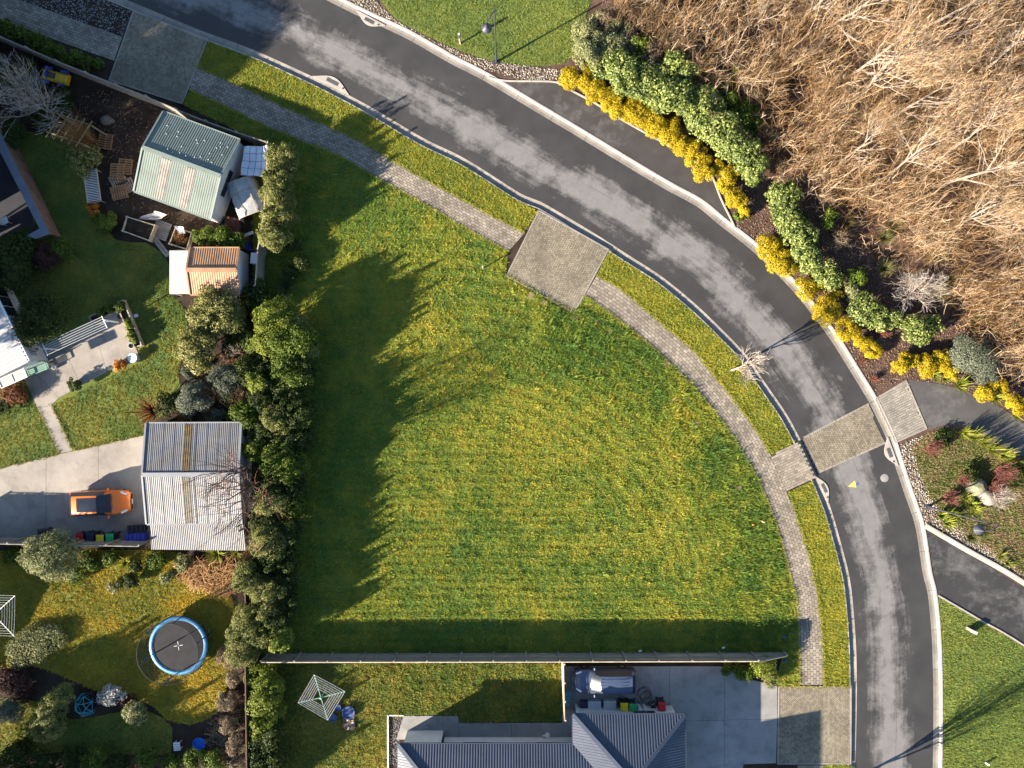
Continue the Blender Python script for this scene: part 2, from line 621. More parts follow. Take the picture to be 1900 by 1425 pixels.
def herringbone(poly, ang, seed, z0=0.0, z1=.02, w=.118):
    p = np.array(poly); c = p.mean(0)
    R = max(np.linalg.norm(p - c, axis=1)) + .5
    m = int(R / w * 1.2)
    out = []
    j = .009
    ca, sa = math.cos(ang), math.sin(ang)
    for bb in range(-m // 2, m // 2 + 1):
        for aa in range(-m, m + 1):
            x = aa + 2 * bb; y = aa - 2 * bb
            if abs(x) * w > R or abs(y) * w > R: continue
            for (x0, y0, x1, y1) in ((x, y, x + 2, y + 1), (x, y + 1, x + 1, y + 3)):
                out.append([(x0 * w + j, y0 * w + j), (x1 * w - j, y0 * w + j), (x1 * w - j, y1 * w - j), (x0 * w + j, y1 * w - j)])
    C = np.array(out)
    C = np.stack([C[..., 0] * ca - C[..., 1] * sa, C[..., 0] * sa + C[..., 1] * ca], -1) + c
    ok = inside(poly, C.mean(1))
    return blocks(C[ok], z0, z1, seed, .006)

def running(poly, ang, seed, L=.3, w=.15, z0=0.0, z1=.02):
    p = np.array(poly); c = p.mean(0); R = max(np.linalg.norm(p - c, axis=1)) + .5
    out = []; j = .006
    for r in range(-int(R / w), int(R / w)):
        for k in range(-int(R / L) - 1, int(R / L) + 1):
            x = k * L + (L / 2 if r % 2 else 0); y = r * w
            out.append([(x + j, y + j), (x + L - j, y + j), (x + L - j, y + w - j), (x + j, y + w - j)])
    C = np.array(out); ca, sa = math.cos(ang), math.sin(ang)
    C = np.stack([C[..., 0] * ca - C[..., 1] * sa, C[..., 0] * sa + C[..., 1] * ca], -1) + c
    ok = inside(poly, C.mean(1))
    return blocks(C[ok], z0, z1, seed, .008)

def edging(parent, pts, w=.1, z0=-.02, z1=.035, closed=True):
    n = len(pts)
    for i in range(n if closed else n - 1):
        a = Vector((*pts[i], (z0 + z1) / 2)); b = Vector((*pts[(i + 1) % n], (z0 + z1) / 2))
        d = (b - a).normalized()
        obj('edging', MB().bar(a + d * w * .5, b - d * (w * .5 + .01) + d * w, w, z1 - z0), CONC, parent)

def paved(name, poly, label, geo, mat, z=.004, edge=True):
    o = struct(name, sheet(poly, z), MORTAR, label, 'paving')
    tag(obj('paving_blocks', geo, mat, o), kind='stuff')
    if edge: edging(o, poly)
    return o

# footpath in its lengths (verge-side edge, plot-side edge)
p1o = smooth_line(W2([(-260,-115),(-100,-50),(29,0),(120,33),(226,71)])); p1i = smooth_line(W2([(-260,-75),(-120,-15),(0,35.5),(110,77),(212,113)]))
p2o = smooth_line(W2([(364,126),(437,158),(516,195),(600,232),(679,271),(771,326),(863,376),(913,403),(972,434)]))
p2i = smooth_line(W2([(351,167),(437,208),(529,250),(632,292),(700,332),(782,376),(866,426),(943,467)]))
p3o = smooth_line(W2([(1106,513),(1149,538),(1202,582),(1252,624),(1288,655),(1326,702),(1364,749),(1392,787),(1419,829),(1443,877),(1459,911),(1471,944),(1487,995),(1500,1036),(1507,1069),(1514,1100),(1521,1157),(1525,1203),(1526,1271)]))
p3i = smooth_line(W2([(1084,550),(1123,576),(1176,616),(1228,663),(1288,721),(1326,767),(1354,803),(1380,847),(1407,896),(1432,954),(1451,1014),(1465,1069),(1474,1100),(1479,1146),(1481,1203),(1482,1271)]))
p4o = W2([(1524,1420),(1520,1560),(1514,1700)]); p4i = W2([(1480,1420),(1476,1560),(1470,1700)])
for i, (a, b, lab) in enumerate(((p1o, p1i, 'shaded block footpath beside the row of low shrubs'), (p2o, p2i, 'straight block footpath between the two paved aprons'),
                          (p3o, p3i, 'curving pale block footpath around the vacant lawn'), (p4o, p4i, 'short block footpath beyond the concrete driveway'))):
    o = struct('footpath', sheet(list(a) + list(b)[::-1], .004), MORTAR, lab, 'path')
    tag(obj('paving_blocks', path_blocks(a, b, 20 + i), PAV, o), kind='stuff')
    eo = offset(a, .05)
    mb = MB()
    q = resample(eo, max(2, int(length(eo) / 1.2)))
    for k in range(len(q) - 1):
        if P(0, 845).y > q[k][1] > P(0, 908).y and q[k][0] > 15: continue
        obj('edging', MB().bar((*q[k], .005), (*q[k + 1], .005), .07, .05), CONC, o)
link_poly = W2([(1428,848),(1482,819),(1514,886),(1458,912),(1441,876)])
paved('footpath', link_poly, 'paved link from the footpath to the road crossing', running(link_poly, math.radians(25), 31, .3, .185), PAV, edge=False)

dA = W2([(248,21),(385,73),(338,192),(203,149)])
dB = W2([(1000,391),(1129,463),(1065,581),(940,512)])
dD = W2([(1445,1274),(1579,1274),(1578,1417),(1443,1417)])
paved('paved_apron', dA, 'shaded herringbone block apron beside the timber fence', herringbone(dA, math.radians(-22 + 45), 41), HERR)
paved('paved_apron', dB, 'sunlit herringbone block apron at the edge of the vacant lawn', herringbone(dB, math.radians(-29 + 45), 42), HERR)
paved('paved_apron', dD, 'herringbone block apron at the mouth of the concrete driveway', herringbone(dD, math.radians(45), 43), HERR)
dC = W2([(1491,813),(1612,750),(1643,822),(1522,876)])
oC = struct('road_crossing', sheet(dC, RZ + .006), MORTAR, 'herringbone block crossing laid across the asphalt road', 'crossing')
tag(obj('paving_blocks', herringbone(dC, math.radians(26 + 45), 44, RZ + .004, RZ + .022), HERR, oC), kind='stuff')
edging(oC, [dC[0], dC[1]], .14, RZ - .02, RZ + .02, False); edging(oC, [dC[3], dC[2]], .14, RZ - .02, RZ + .02, False)
dE = W2([(1624,740),(1681,706),(1719,795),(1661,821)])
paved('paved_apron', dE, 'pale block apron between the road crossing and the chip-seal track', running(dE, math.radians(27), 45, .28, .17), BIGP)

# ---- lawns
G_LOT = grass_mat('lot_grass', [(.33, (0.126,0.223,0.041)), (.45, (0.269,0.333,0.048)), (.55, (0.421,0.401,0.053)), (.7, (0.592,0.451,0.069))], dark=.42, fine=13)
G_VERGE = grass_mat('verge_grass', [(.33, (0.166,0.220,0.039)), (.5, (0.346,0.343,0.044)), (.68, (0.512,0.434,0.055))], fine=20, mid=1.2)
G_TOP = grass_mat('smooth_grass', [(.33, (0.156,0.222,0.054)), (.5, (0.240,0.288,0.060)), (.7, (0.351,0.342,0.078))], fine=20)
G_YARD = grass_mat('yard_grass', [(.33, (0.109,0.174,0.039)), (.47, (0.237,0.258,0.046)), (.6, (0.384,0.318,0.066)), (.72, (0.461,0.336,0.077))], fine=14, mid=.45)
G_GOLD = grass_mat('golden_grass', [(.34, (0.192,0.222,0.039)), (.47, (0.410,0.342,0.044)), (.62, (0.614,0.414,0.050))], fine=14, mid=.35)

def tufts(poly, per, h, w, seed, blades=5, rowfn=None, spread=.09, zb=0.0):
    g = np.random.default_rng(seed)
    lim = np.array(poly)
    xy = scatter(poly, per, seed)
    xy = xy[(abs(xy[:, 0]) < 41) & (abs(xy[:, 1]) < 31.5)]
    n = len(xy)
    hh = h * (.55 + .9 * g.random(n))
    r = np.clip(g.random(n) * .7 + .15 + g.normal(0, .12, n), 0, 1)
    if rowfn is not None:
        rf = rowfn(xy)
        hh = hh * rf
        r = np.clip(r - .62 * (rf - .9), 0, 1)
    ang = g.random((n, blades)) * 2 * np.pi
    lean = (.35 + .9 * g.random((n, blades))) * hh[:, None]
    bx = xy[:, None, 0] + g.normal(0, spread * .5, (n, blades)); by = xy[:, None, 1] + g.normal(0, spread * .5, (n, blades))
    pw = w * (.6 + .8 * g.random((n, blades))) / 2
    pa = ang + np.pi / 2
    V = np.zeros((n, blades, 3, 3), np.float32)
    V[:, :, 0, 0] = bx - np.cos(pa) * pw; V[:, :, 0, 1] = by - np.sin(pa) * pw
    V[:, :, 1, 0] = bx + np.cos(pa) * pw; V[:, :, 1, 1] = by + np.sin(pa) * pw
    V[:, :, 2, 0] = bx + np.cos(ang) * lean; V[:, :, 2, 1] = by + np.sin(ang) * lean
    V[:, :, 2, 2] = hh[:, None] * (.7 + .5 * g.random((n, blades)))
    V[:, :, :, 2] += zb
    F = np.arange(n * blades * 3).reshape(-1, 3)
    return mesh_np('grass', V.reshape(-1, 3), F, np.repeat(r, blades))

def lawn(poly, mat, label, per, h, w, seed, z=.002, rowfn=None, blades=5, spread=.09, trim=None, coarse=0):
    o = struct('lawn', sheet(poly, z), mat, label, 'lawn')
    me = tufts(trim or poly, per, h, w, seed, blades, rowfn, spread)
    tag(obj('grass', me, mat, o), kind='stuff')
    if coarse:
        tag(obj('grass_clumps', tufts(trim or poly, coarse, h * 1.75, w * 1.3, seed + 500, 13, rowfn, .2), mat, o), kind='stuff')
    return o

def lot_rows(xy):
    cx, cy = P(830, 1150).x, P(830, 1150).y
    r = np.hypot(xy[:, 0] - cx, xy[:, 1] - cy)
    up = np.clip((xy[:, 1] - cy + 1) / 7, 0, 1) * np.clip((r - 12) / 5, 0, 1) * np.clip((xy[:, 0] + 9) / 6, 0, 1)
    a = .5 + .5 * np.sin(xy[:, 1] * 2 * np.pi / .62 + .5 * np.sin(xy[:, 0] * .4))
    b = .5 + .5 * np.sin(r * 2 * np.pi / .95 + .4 * np.sin(xy[:, 0] * .3))
    k = a * (1 - up) + b * up
    edge = np.clip((r - 19) / 3, 0, 1) * np.clip((25.6 - r) / .8, 0, 1) * (xy[:, 0] > 2)
    return .45 + .8 * k + .75 * edge

lotp = W2([(340,194),(351,170)]) + list(p2i)[1:] + W2([(938,514),(1064,584)]) + list(p3i) + W2([(1478,1272),(1443,1272),(1440,1262),(1453,1213),(500,1216),(470,1216),(470,262),(480,262)])
lawn(lotp, G_LOT, 'large vacant lawn with long shadows falling from the hedge', 78, .11, .045, 51, rowfn=lot_rows, blades=5, spread=.12, coarse=3)
kin = offset(K_IN, -.49)
def cut(line, x0, x1):
    return [q for q in line if P(x0, 0).x <= q[0] <= P(x1, 0).x]
v1 = W2([(386,77)]) + cut(kin, 392, 990) + W2([(997,393),(973,431)]) + offset(p2o, .06)[::-1] + W2([(366,124)])
lawn(v1, G_VERGE, 'yellow green grass verge between straight footpath and kerb', 110, .085, .045, 52)
v2 = W2([(1131,465)]) + cut(kin, 1133, 1472) + W2([(1476,819),(1428,845)]) + [q for q in offset(p3o, .06)[::-1] if q[1] > P(0, 838).y]
lawn(v2, G_VERGE, 'grass verge with a bare young tree beside the curving footpath', 110, .085, .045, 53)
v3 = W2([(1511,891)]) + [q for q in kin if P(0,893).y >= q[1] >= P(0,1272).y] + W2([(1578,1272),(1528,1272)]) + [q for q in offset(p3o, .06)[::-1] if P(0,1270).y <= q[1] <= P(0,913).y] + W2([(1461,913)])
lawn(v3, G_VERGE, 'narrow grass verge below the paved road crossing', 110, .085, .045, 54)
v4 = W2([(1526,1420),(1582,1420),(1575,1560),(1568,1700),(1516,1700)])
lawn(v4, G_VERGE, 'grass verge beyond the apron of the concrete driveway', 60, .085, .045, 55)
topl = smooth_line(W2([(560,-90),(660,-40),(705,0),(735,35),(800,70),(860,96),(920,114),(1000,122),(1052,114),(1066,90),(1080,50),(1098,0),(1130,-60)])) + W2([(1130,-400),(300,-400)])
lawn(topl, G_TOP, 'smooth bright green lawn under the street lamp', 90, .07, .04, 56)
cornl = W2([(1746,1108),(1905,1203),(2200,1400),(2200,1800),(1741,1800)]) 
cornl = cornl[:-1] + [(x, y) for x, y in offset(K_OUT, .34)[::-1] if P(0,1700).y < y < P(0,1110).y]
lawn(cornl, G_TOP, 'corner lawn with two low posts beside the side driveway', 90, .075, .045, 57)
southl = W2([(470,1226),(1043,1232),(1043,1338),(852,1340),(852,1326),(718,1326),(718,1800),(470,1800)])
lawn(southl, G_YARD, 'back lawn with the rotary clothesline beside the blue roofed house', 80, .09, .05, 58, spread=.13, coarse=7)
yard1 = smooth_line(W2([(20,235),(100,255),(140,262),(160,330),(165,390),(215,445),(270,450),(300,468),(318,500),(320,545),(345,575),(345,640),(330,690),(335,720),(300,770),(275,790)]), 1) + W2([(268,806),(0,868),(-300,930),(-300,235)])
lawn(yard1, G_YARD, 'house lawn wrapping around the concrete patio', 80, .07, .045, 59, trim=W2([(60,250),(140,262),(160,330),(165,390),(215,445),(300,468),(320,545),(345,575),(345,640),(330,700),(275,790),(266,806),(138,834),(99,752),(262,672),(268,664),(228,556),(120,600),(60,560)]))
lawn(W2([(-100,760),(40,715),(68,758),(107,842),(-100,888)]), G_YARD, 'small lawn patch between patio path and driveway', 80, .07, .045, 63, z=.005)
gard = smooth_line(W2([(-300,1022),(0,1022),(300,1022),(350,1040),(360,1085),(430,1105),(436,1200),(425,1260),(405,1320),(350,1345),(310,1335),(285,1312),(240,1290),(200,1290),(130,1260),(60,1235),(0,1240),(-300,1250)]), 1)
lawn(gard, G_GOLD, 'golden patchy lawn around the trampoline', 90, .09, .05, 60, spread=.12)
gard2 = smooth_line(W2([(-200,1290),(60,1300),(130,1335),(200,1325),(270,1318),(320,1350),(318,1395),(250,1400),(150,1395),(60,1400),(-200,1440)]), 1)
lawn(gard2, G_YARD, 'shady strip of lawn below the climbing dome', 70, .08, .05, 61)
isl = smooth_line(W2([(1690,830),(1720,805),(1780,795),(1840,835),(1900,880),(1980,940),(2000,1100),(1920,1090),(1860,1040),(1800,1000),(1740,950),(1710,890),(1690,830)]), 1)
G_ISL = grass_mat('ground_cover', [(.34, (0.108,0.128,0.033)), (.47, (0.246,0.241,0.075)), (.56, (0.307,0.199,0.117)), (.68, (0.338,0.213,0.151))], fine=12, mid=.8)
lawn(isl, G_ISL, 'mossy ground cover on the planted corner with the two boulders', 75, .10, .05, 62)

def edge_turf(lines, seed, mat, label):
    g_ = np.random.default_rng(seed); pts = []
    for ln in lines:
        q = resample(ln, int(length(ln) * 22)); pts.append(q + g_.normal(0, .055, q.shape))
    xy = np.concatenate(pts); n = len(xy); bl = 5
    ang = g_.random((n, bl)) * 6.283; hh = .05 + .07 * g_.random((n, 1)); ln_ = hh * (.8 + g_.random((n, bl)))
    V = np.zeros((n, bl, 3, 3), np.float32)
    for c_, sg in ((0, -1), (1, 1)):
        V[:, :, c_, 0] = xy[:, None, 0] - sg * np.sin(ang) * .02; V[:, :, c_, 1] = xy[:, None, 1] + sg * np.cos(ang) * .02
    V[:, :, 2, 0] = xy[:, None, 0] + np.cos(ang) * ln_; V[:, :, 2, 1] = xy[:, None, 1] + np.sin(ang) * ln_; V[:, :, 2, 2] = hh + .02
    V[..., 2] += .01
    struct('grass', mesh_np('grass', V.reshape(-1, 3), np.arange(n * bl * 3).reshape(-1, 3), np.repeat(g_.random(n), bl)), mat, label, 'grass', 'stuff')
edge_turf([p2i, p3i, offset(p2o, .08), [q for q in offset(p3o, .08) if q[1] > P(0, 842).y], [q for q in offset(p3o, .08) if q[1] < P(0, 914).y]], 64, G_VERGE, 'ragged grass creeping over the edges of the footpath')
edge_turf([[dB[3], dB[2]], [dD[0], dD[1]], W2([(110,842),(70,757)]), W2([(96,752),(136,836)]), W2([(136,836),(268,806)]), W2([(0,868),(110,842)])], 65, G_YARD, 'ragged grass along driveway and apron edges')

for i_, (x_, y_, r_) in enumerate(((1236,676,.28),(1188,672,.2),(1290,786,.26),(1130,612,.2),(1372,905,.22),(1066,590,.3),(1252,742,.18),(1108,598,.18),(985,548,.3),(1010,562,.26))):
    g_ = np.random.default_rng(i_ + 40); c_ = P(x_, y_)
    struct('soil_patch', sheet([(c_.x + r_ * (.6 + .6 * g_.random()) * math.cos(a), c_.y + r_ * (.5 + .5 * g_.random()) * math.sin(a)) for a in np.linspace(0, 6.0, 11)], .07), M('dry_soil', (.2, .135, .085), .3, 3, .9, .1, world=True, bump=.6, bscale=14), 'bare brown soil patch in the long grass near the footpath', 'soil')
# ---- pebble beds
def pebbles(poly, per, r, seed, mat, label, name='pebbles'):
    g = np.random.default_rng(seed)
    xy = scatter(poly, per, seed)
    n = len(xy)
    octa = np.array([(1,0,0),(0,1,0),(-1,0,0),(0,-1,0),(0,0,1),(.7,.7,-.1)], np.float32)
    s = r * (.5 + g.random((n, 1, 1))) * (.7 + .6 * g.random((n, 6, 1)))
    a = g.random(n) * 6.28
    V = np.tile(octa, (n, 1, 1))
    ca, sa = np.cos(a)[:, None], np.sin(a)[:, None]
    V = np.stack([V[..., 0] * ca - V[..., 1] * sa, V[..., 0] * sa + V[..., 1] * ca, V[..., 2] * .75], -1) * s
    V[..., 0] += xy[:, None, 0]; V[..., 1] += xy[:, None, 1]
    f = np.array([[0,1,4],[1,2,4],[2,3,4],[3,0,4]])
    F = (np.arange(n)[:, None, None] * 6 + f[None]).reshape(-1, 3)
    me = mesh_np(name, V.reshape(-1, 3), F, np.repeat(g.random(n), 4))
    return struct(name, me, mat, label, 'pebbles', 'stuff')
PEB = leaf_mat('pebble_stone', (.07,.055,.042), (.17,.145,.11), (.32,.29,.24), .8, .2, 0.0)
CHIP = leaf_mat('bark_chip', (.035,.02,.014), (.085,.052,.037), (.16,.11,.08), .9, .1, 0.0)
GREY_PEB = leaf_mat('grey_pebble_stone', (.05,.05,.05), (.13,.13,.13), (.27,.265,.26), .8, .2, 0.0)
ko = offset(K_OUT, .36)
pb1 = [q for q in ko if P(640,0).x < q[0] < P(905,0).x and q[1] > 0] + W2([(960,147),(1035,149),(1045,130),(1000,124),(920,116),(860,99),(800,73),(735,38),(700,2),(660,-20)])
pebbles(pb1, 130, .05, 71, PEB, 'loose pale stones between kerb and the smooth lawn')
pb2 = [q for q in ko if P(0,830).y > q[1] > P(0,975).y] + W2([(1790,1018),(1850,1050),(1900,1082),(1960,1120),(1975,1095),(1900,1062),(1850,1025),(1800,990),(1745,950),(1712,890),(1692,832),(1718,806),(1672,822)])
pebbles(pb2, 150, .05, 72, PEB, 'pale river stones edging the planted corner')
pb3 = [q for q in ko if P(1364,0).x < q[0] and q[1] > P(0,735).y] + W2([(1680,703),(1760,712),(1850,742),(1900,770),(1950,800),(1950,700),(1850,640),(1700,560),(1600,470),(1500,380),(1420,330),(1375,340),(1345,345)])
pebbles(pb3, 60, .05, 73, CHIP, 'bark chips spread under the yellow shrubs along the road', 'bark_chips')
pebbles(W2([(0,-40),(20,0),(95,27),(226,69),(246,22),(180,-8),(90,-45)]), 90, .04, 74, GREY_PEB, 'dark stone chips in the shaded bed by the road')
pebbles(W2([(190,165),(300,200),(290,240),(250,350),(330,400),(420,420),(440,470),(360,470),(290,410),(200,370),(190,260),(150,240),(120,190)]), 40, .045, 76, CHIP, 'dark bark and crumbs of soil around the green shed', 'bark_chips')
pebbles(W2([(723,1329),(748,1329),(740,1379),(736,1420),(723,1420)]), 160, .035, 75, GREY_PEB, 'grey gravel strip along the side of the blue roofed house', 'gravel')

# ---- concrete drives and patios, cast in panels
def panels(name, polys, label, mat=CONC, z=.025):
    root = thing(name, label, 'paving'); root['kind'] = 'structure'
    for pl in polys:
        p = np.array(W2(pl)); c = p.mean(0)
        d = p - c; ln = np.linalg.norm(d, axis=1, keepdims=True)
        obj('concrete_panel', MB().prism([tuple(q) for q in c + d * (1 - .014 / ln)], -.1, z), mat, root)
    return root
panels('driveway', [[(1044,1236),(1151,1236),(1151,1326),(1044,1326)], [(1151,1236),(1242,1236),(1242,1326),(1151,1326)],
    [(1242,1236),(1338,1236),(1344,1240),(1344,1336),(1242,1338)], [(1344,1240),(1400,1262),(1442,1273),(1442,1334),(1344,1336)],
    [(1242,1338),(1344,1336),(1344,1419),(1242,1440)], [(1344,1336),(1442,1334),(1440,1416),(1344,1419)], [(1151,1326),(1242,1326),(1242,1440),(1151,1440)],
    [(1344,1419),(1380,1417),(1370,1470),(1242,1490),(1242,1440)]],
    'pale grey concrete driveway in front of the blue roofed house', CONC_G)
panels('patio_path', [[(749,1328),(822,1328),(822,1372),(735,1372)], [(822,1328),(851,1328),(851,1372),(822,1372)], [(851,1341),(949,1341),(949,1376),(851,1376)],
    [(949,1341),(1043,1341),(1043,1376),(949,1376)], [(1043,1326),(1064,1326),(1064,1376),(1043,1376)]], 'shaded concrete path along the wall of the blue roofed house', CONC_G, .03)
panels('driveway', [[(-160,905),(86,848),(86,1000),(-160,1000)], [(86,848),(183,826),(183,1000),(86,1000)], [(183,826),(292,802),(292,1000),(183,1000)]],
    'pale concrete driveway under the orange car', CONC, .03)
panels('garden_path', [[(96,752),(136,836),(110,842),(70,757)]], 'short concrete path from patio to driveway', CONC, .03)
panels('patio', [[(45,702),(66,692),(110,738),(96,752),(70,757)], [(66,692),(60,640),(110,622),(150,716),(110,738)], [(110,622),(170,596),(199,690),(150,716)], [(170,596),(224,578),(262,668),(199,690)]],
    'speckled concrete patio with pots and a fold-out clothesline', CONC, .03)

# ---- painted marks, grates and covers in the road
YEL = M('yellow_road_paint', (.75, .58, .08), .1, 4, .6, .3)
BLU = M('blue_road_paint', (.03, .06, .3), .1, 4, .6, .3)
struct('road_marking', sheet(W2([(1575,903),(1587.5,892.5),(1590,904.5)]), RZ + .006), YEL, 'yellow painted triangle on the asphalt road', 'road marking')
ring = MB(); c = P(1593.2, 898)
ringp = [(c.x + .085 * math.cos(a), c.y + .085 * math.sin(a)) for a in np.linspace(0, 6.283, 17)]
ringq = [(c.x + .045 * math.cos(a), c.y + .045 * math.sin(a)) for a in np.linspace(0, 6.283, 17)]
for k in range(16):
    ring.quad((*ringp[k], RZ + .006), (*ringp[k + 1], RZ + .006), (*ringq[k + 1], RZ + .006), (*ringq[k], RZ + .006))
ring.quad((c.x - .10, c.y - .16, RZ + .006), (c.x - .06, c.y - .16, RZ + .006), (c.x - .06, c.y + .08, RZ + .006), (c.x - .10, c.y + .08, RZ + .006))
struct('road_marking', ring, BLU, 'small blue painted mark beside the yellow triangle', 'road marking')
IRON = M('cast_iron', (.09, .088, .085), .3, 8, .6, .4, .5, bump=.4, bscale=40)
mh = thing('manhole_cover', 'round concrete manhole cover set in the asphalt below the crossing', 'manhole', P(1641, 887, RZ) + Vector((0,0,.002)))
obj('surround', MB().lathe([(.30, .0), (.30, .012), (.22, .014), (.22, .006)], 24), CONC_G, mh)
obj('lid', MB().lathe([(.215, .004), (.20, .018), (.0, .02)], 24), CONC_G, mh)
def drain(px, py, ang, L, bw, label, side=1):
    p = P(px, py, RZ)
    t = thing('storm_drain', label, 'drain', p + Vector((0, 0, .01)), ang)
    pts = []
    for k in range(25):
        u = k / 24 * 2 - 1
        pts.append((u * L, side * bw * math.cos(u * math.pi / 2) ** 1.2))
    obj('apron', MB().prism(pts + [(L, -side * .05), (-L, -side * .05)], -.02, .03), KERB, t)
    g = obj('grate', MB().box(.0, side * bw * .42, .035, L * .62, bw * .42, .02), IRON, t)
    for k in range(9):
        obj('grate_bar', MB().box(-L * .27 + k * L * .0675, side * bw * .42, .05, .025, bw * .36, .012), M('worn_iron', (.2,.19,.18), .2, 9, .5, .4, .6), g)
    obj('access_lid', MB().cyl(L * .62, side * bw * .3, .028, .042, .075, 12), IRON, t)
drain(614, 158, math.radians(-27), 1.5, .62, 'storm drain grate bulging into the road beside the straight verge')
drain(688, 34, math.radians(-28), 1.2, .55, 'storm drain grate in the kerb below the smooth lawn', -1)
drain(1524, 908, math.radians(-64), 1.15, .5, 'storm drain grate in the kerb by the narrow verge')
drain(1656, 838, math.radians(-70), 1.15, .6, 'storm drain grate in the kerb across from the narrow verge', -1)
drain(1822, 1040, math.radians(-31), 1.0, .75, 'storm drain grate in the side driveway kerb', -1)
# ================================================================ buildings and fences
WHITE = M('white_paint', (.62, .60, .57), .06, 1.5, .6, .3)
OFFW = M('off_white_cladding', (.52, .50, .47), .08, 1.5, .65, .3)
DARKGLASS = M('window_glass', (.018, .022, .03), .2, 2, .14, .35)
NAVY = M('navy_roof_steel', (.034, .043, .066), .12, .6, .45, .4, stain=.3)
NAVY_CAP = M('navy_flashing', (.045, .055, .08), .1, 1, .4, .5)
GREENR = M('green_roof_steel', (.115, .14, .118), .10, .5, .5, .4, stain=.3)
GREEN_CAP = M('green_flashing', (.15, .18, .155), .08, 1, .5, .4)
GREYR = M('galvanised_roof', (.125, .123, .123), .2, .5, .5, .4, stain=.3)
GREY_CAP = M('galvanised_flashing', (.18, .183, .19), .1, 1, .45, .45)
BROWNR = M('terracotta_roof_steel', (.30, .165, .085), .2, .7, .6, .3, stain=.3)
CLEAR = M('clear_roof_sheet', (.36, .34, .29), .22, .8, .45, .4)
STRIP = M('fibreglass_strip', (.17, .15, .128), .35, 1.2, .6, .3)
BRSTRIP = M('mossy_skylight_strip', (.085, .062, .028), .4, 3, .7, .2)
TANSTRIP = M('weathered_skylight_strip', (.115, .10, .075), .3, 3, .7, .2)
TIMB = M('grey_timber', (.21, .185, .155), .3, 2.2, .85, .15, bscale=26)
TIMB_L = M('pale_timber', (.38, .31, .21), .25, 2.0, .8, .2, bscale=26)
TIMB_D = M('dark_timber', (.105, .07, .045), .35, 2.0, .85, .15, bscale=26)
BRICK = M('red_brown_board', (.20, .105, .065), .3, 2.0, .85, .15)

def lerp(a, b, t):
    return a * (1 - t) + b * t

def corr_poly(pts, eave, pitch=.165, amp=.016, lift=0.0):
    """corrugated sheet over a convex roof face; ribs run at right angles to the eave direction"""
    p = [Vector(q) for q in pts]
    e = Vector(eave).normalized()
    nrm = Vector((0, 0, 0))
    for i in range(len(p)):
        nrm += (p[i] - p[0]).cross(p[(i + 1) % len(p)] - p[0])
    nrm.normalize()
    if nrm.z < 0: nrm = -nrm
    t = nrm.cross(e).normalized()
    o = p[0]
    q = [((v - o).dot(e), (v - o).dot(t)) for v in p]
    s0 = min(x for x, _ in q); s1 = max(x for x, _ in q)
    def span(s):
        lo, hi = 1e9, -1e9
        for i in range(len(q)):
            (ax, ay), (bx, by) = q[i], q[(i + 1) % len(q)]
            if abs(bx - ax) < 1e-9:
                if abs(ax - s) < 1e-6:
                    lo = min(lo, ay, by); hi = max(hi, ay, by)
                continue
            k = (s - ax) / (bx - ax)
            if -1e-6 <= k <= 1 + 1e-6:
                y = ay + (by - ay) * k
                lo = min(lo, y); hi = max(hi, y)
        return lo, hi
    n = max(2, int((s1 - s0) / pitch) * 4)
    wave = (0, amp, amp, 0)
    vs = []; fs = []
    for i in range(n + 1):
        s = s0 + (s1 - s0) * i / n
        lo, hi = span(s)
        h = nrm * (wave[i % 4] + lift)
        vs += [o + e * s + t * lo + h, o + e * s + t * hi + h]
    for i in range(n):
        fs.append((2 * i, 2 * i + 2, 2 * i + 3, 2 * i + 1))
    m = MB().add(vs, fs)
    back = [v - nrm * .02 for v in p]
    m.add(back, [tuple(range(len(p)))])
    return m

def xprism(x0, x1, prof):
    """polygon in y, z pushed along x"""
    n = len(prof)
    vs = [(x0, y, z) for y, z in prof] + [(x1, y, z) for y, z in prof]
    fs = [(i, (i + 1) % n, n + (i + 1) % n, n + i) for i in range(n)] + [tuple(range(n - 1, -1, -1)), tuple(range(n, 2 * n))]
    return MB().add(vs, fs)

def window(parent, c, w, h, nx, axis, panes=1, frame=WHITE, t=.05):
    """window on a wall; axis 'x' or 'y' is the direction of the wall's normal with sign nx"""

    f = MB()
    def bx(dx, dz, sw, sh, d):
        if axis == 'x':
            return (c[0] + nx * d, c[1] + dx, c[2] + dz, .05, sw, sh)
        return (c[0] + dx, c[1] + nx * d, c[2] + dz, sw, .05, sh)
    for s in (-1, 1):
        f.box(*bx(0, s * (h / 2), w + t, t, .01)); f.box(*bx(s * (w / 2), 0, t, h - t, .01))
    for k in range(1, panes):
        f.box(*bx(-w / 2 + w * k / panes, 0, t * .8, h - t, .012))
    fo = obj('window', f, frame, parent)
    for k in range(panes):
        pw = w / panes - t
        obj('pane', MB().box(*bx(-w / 2 + w * (k + .5) / panes, 0, pw, h - t, -.004)), DARKGLASS, fo)
    return fo

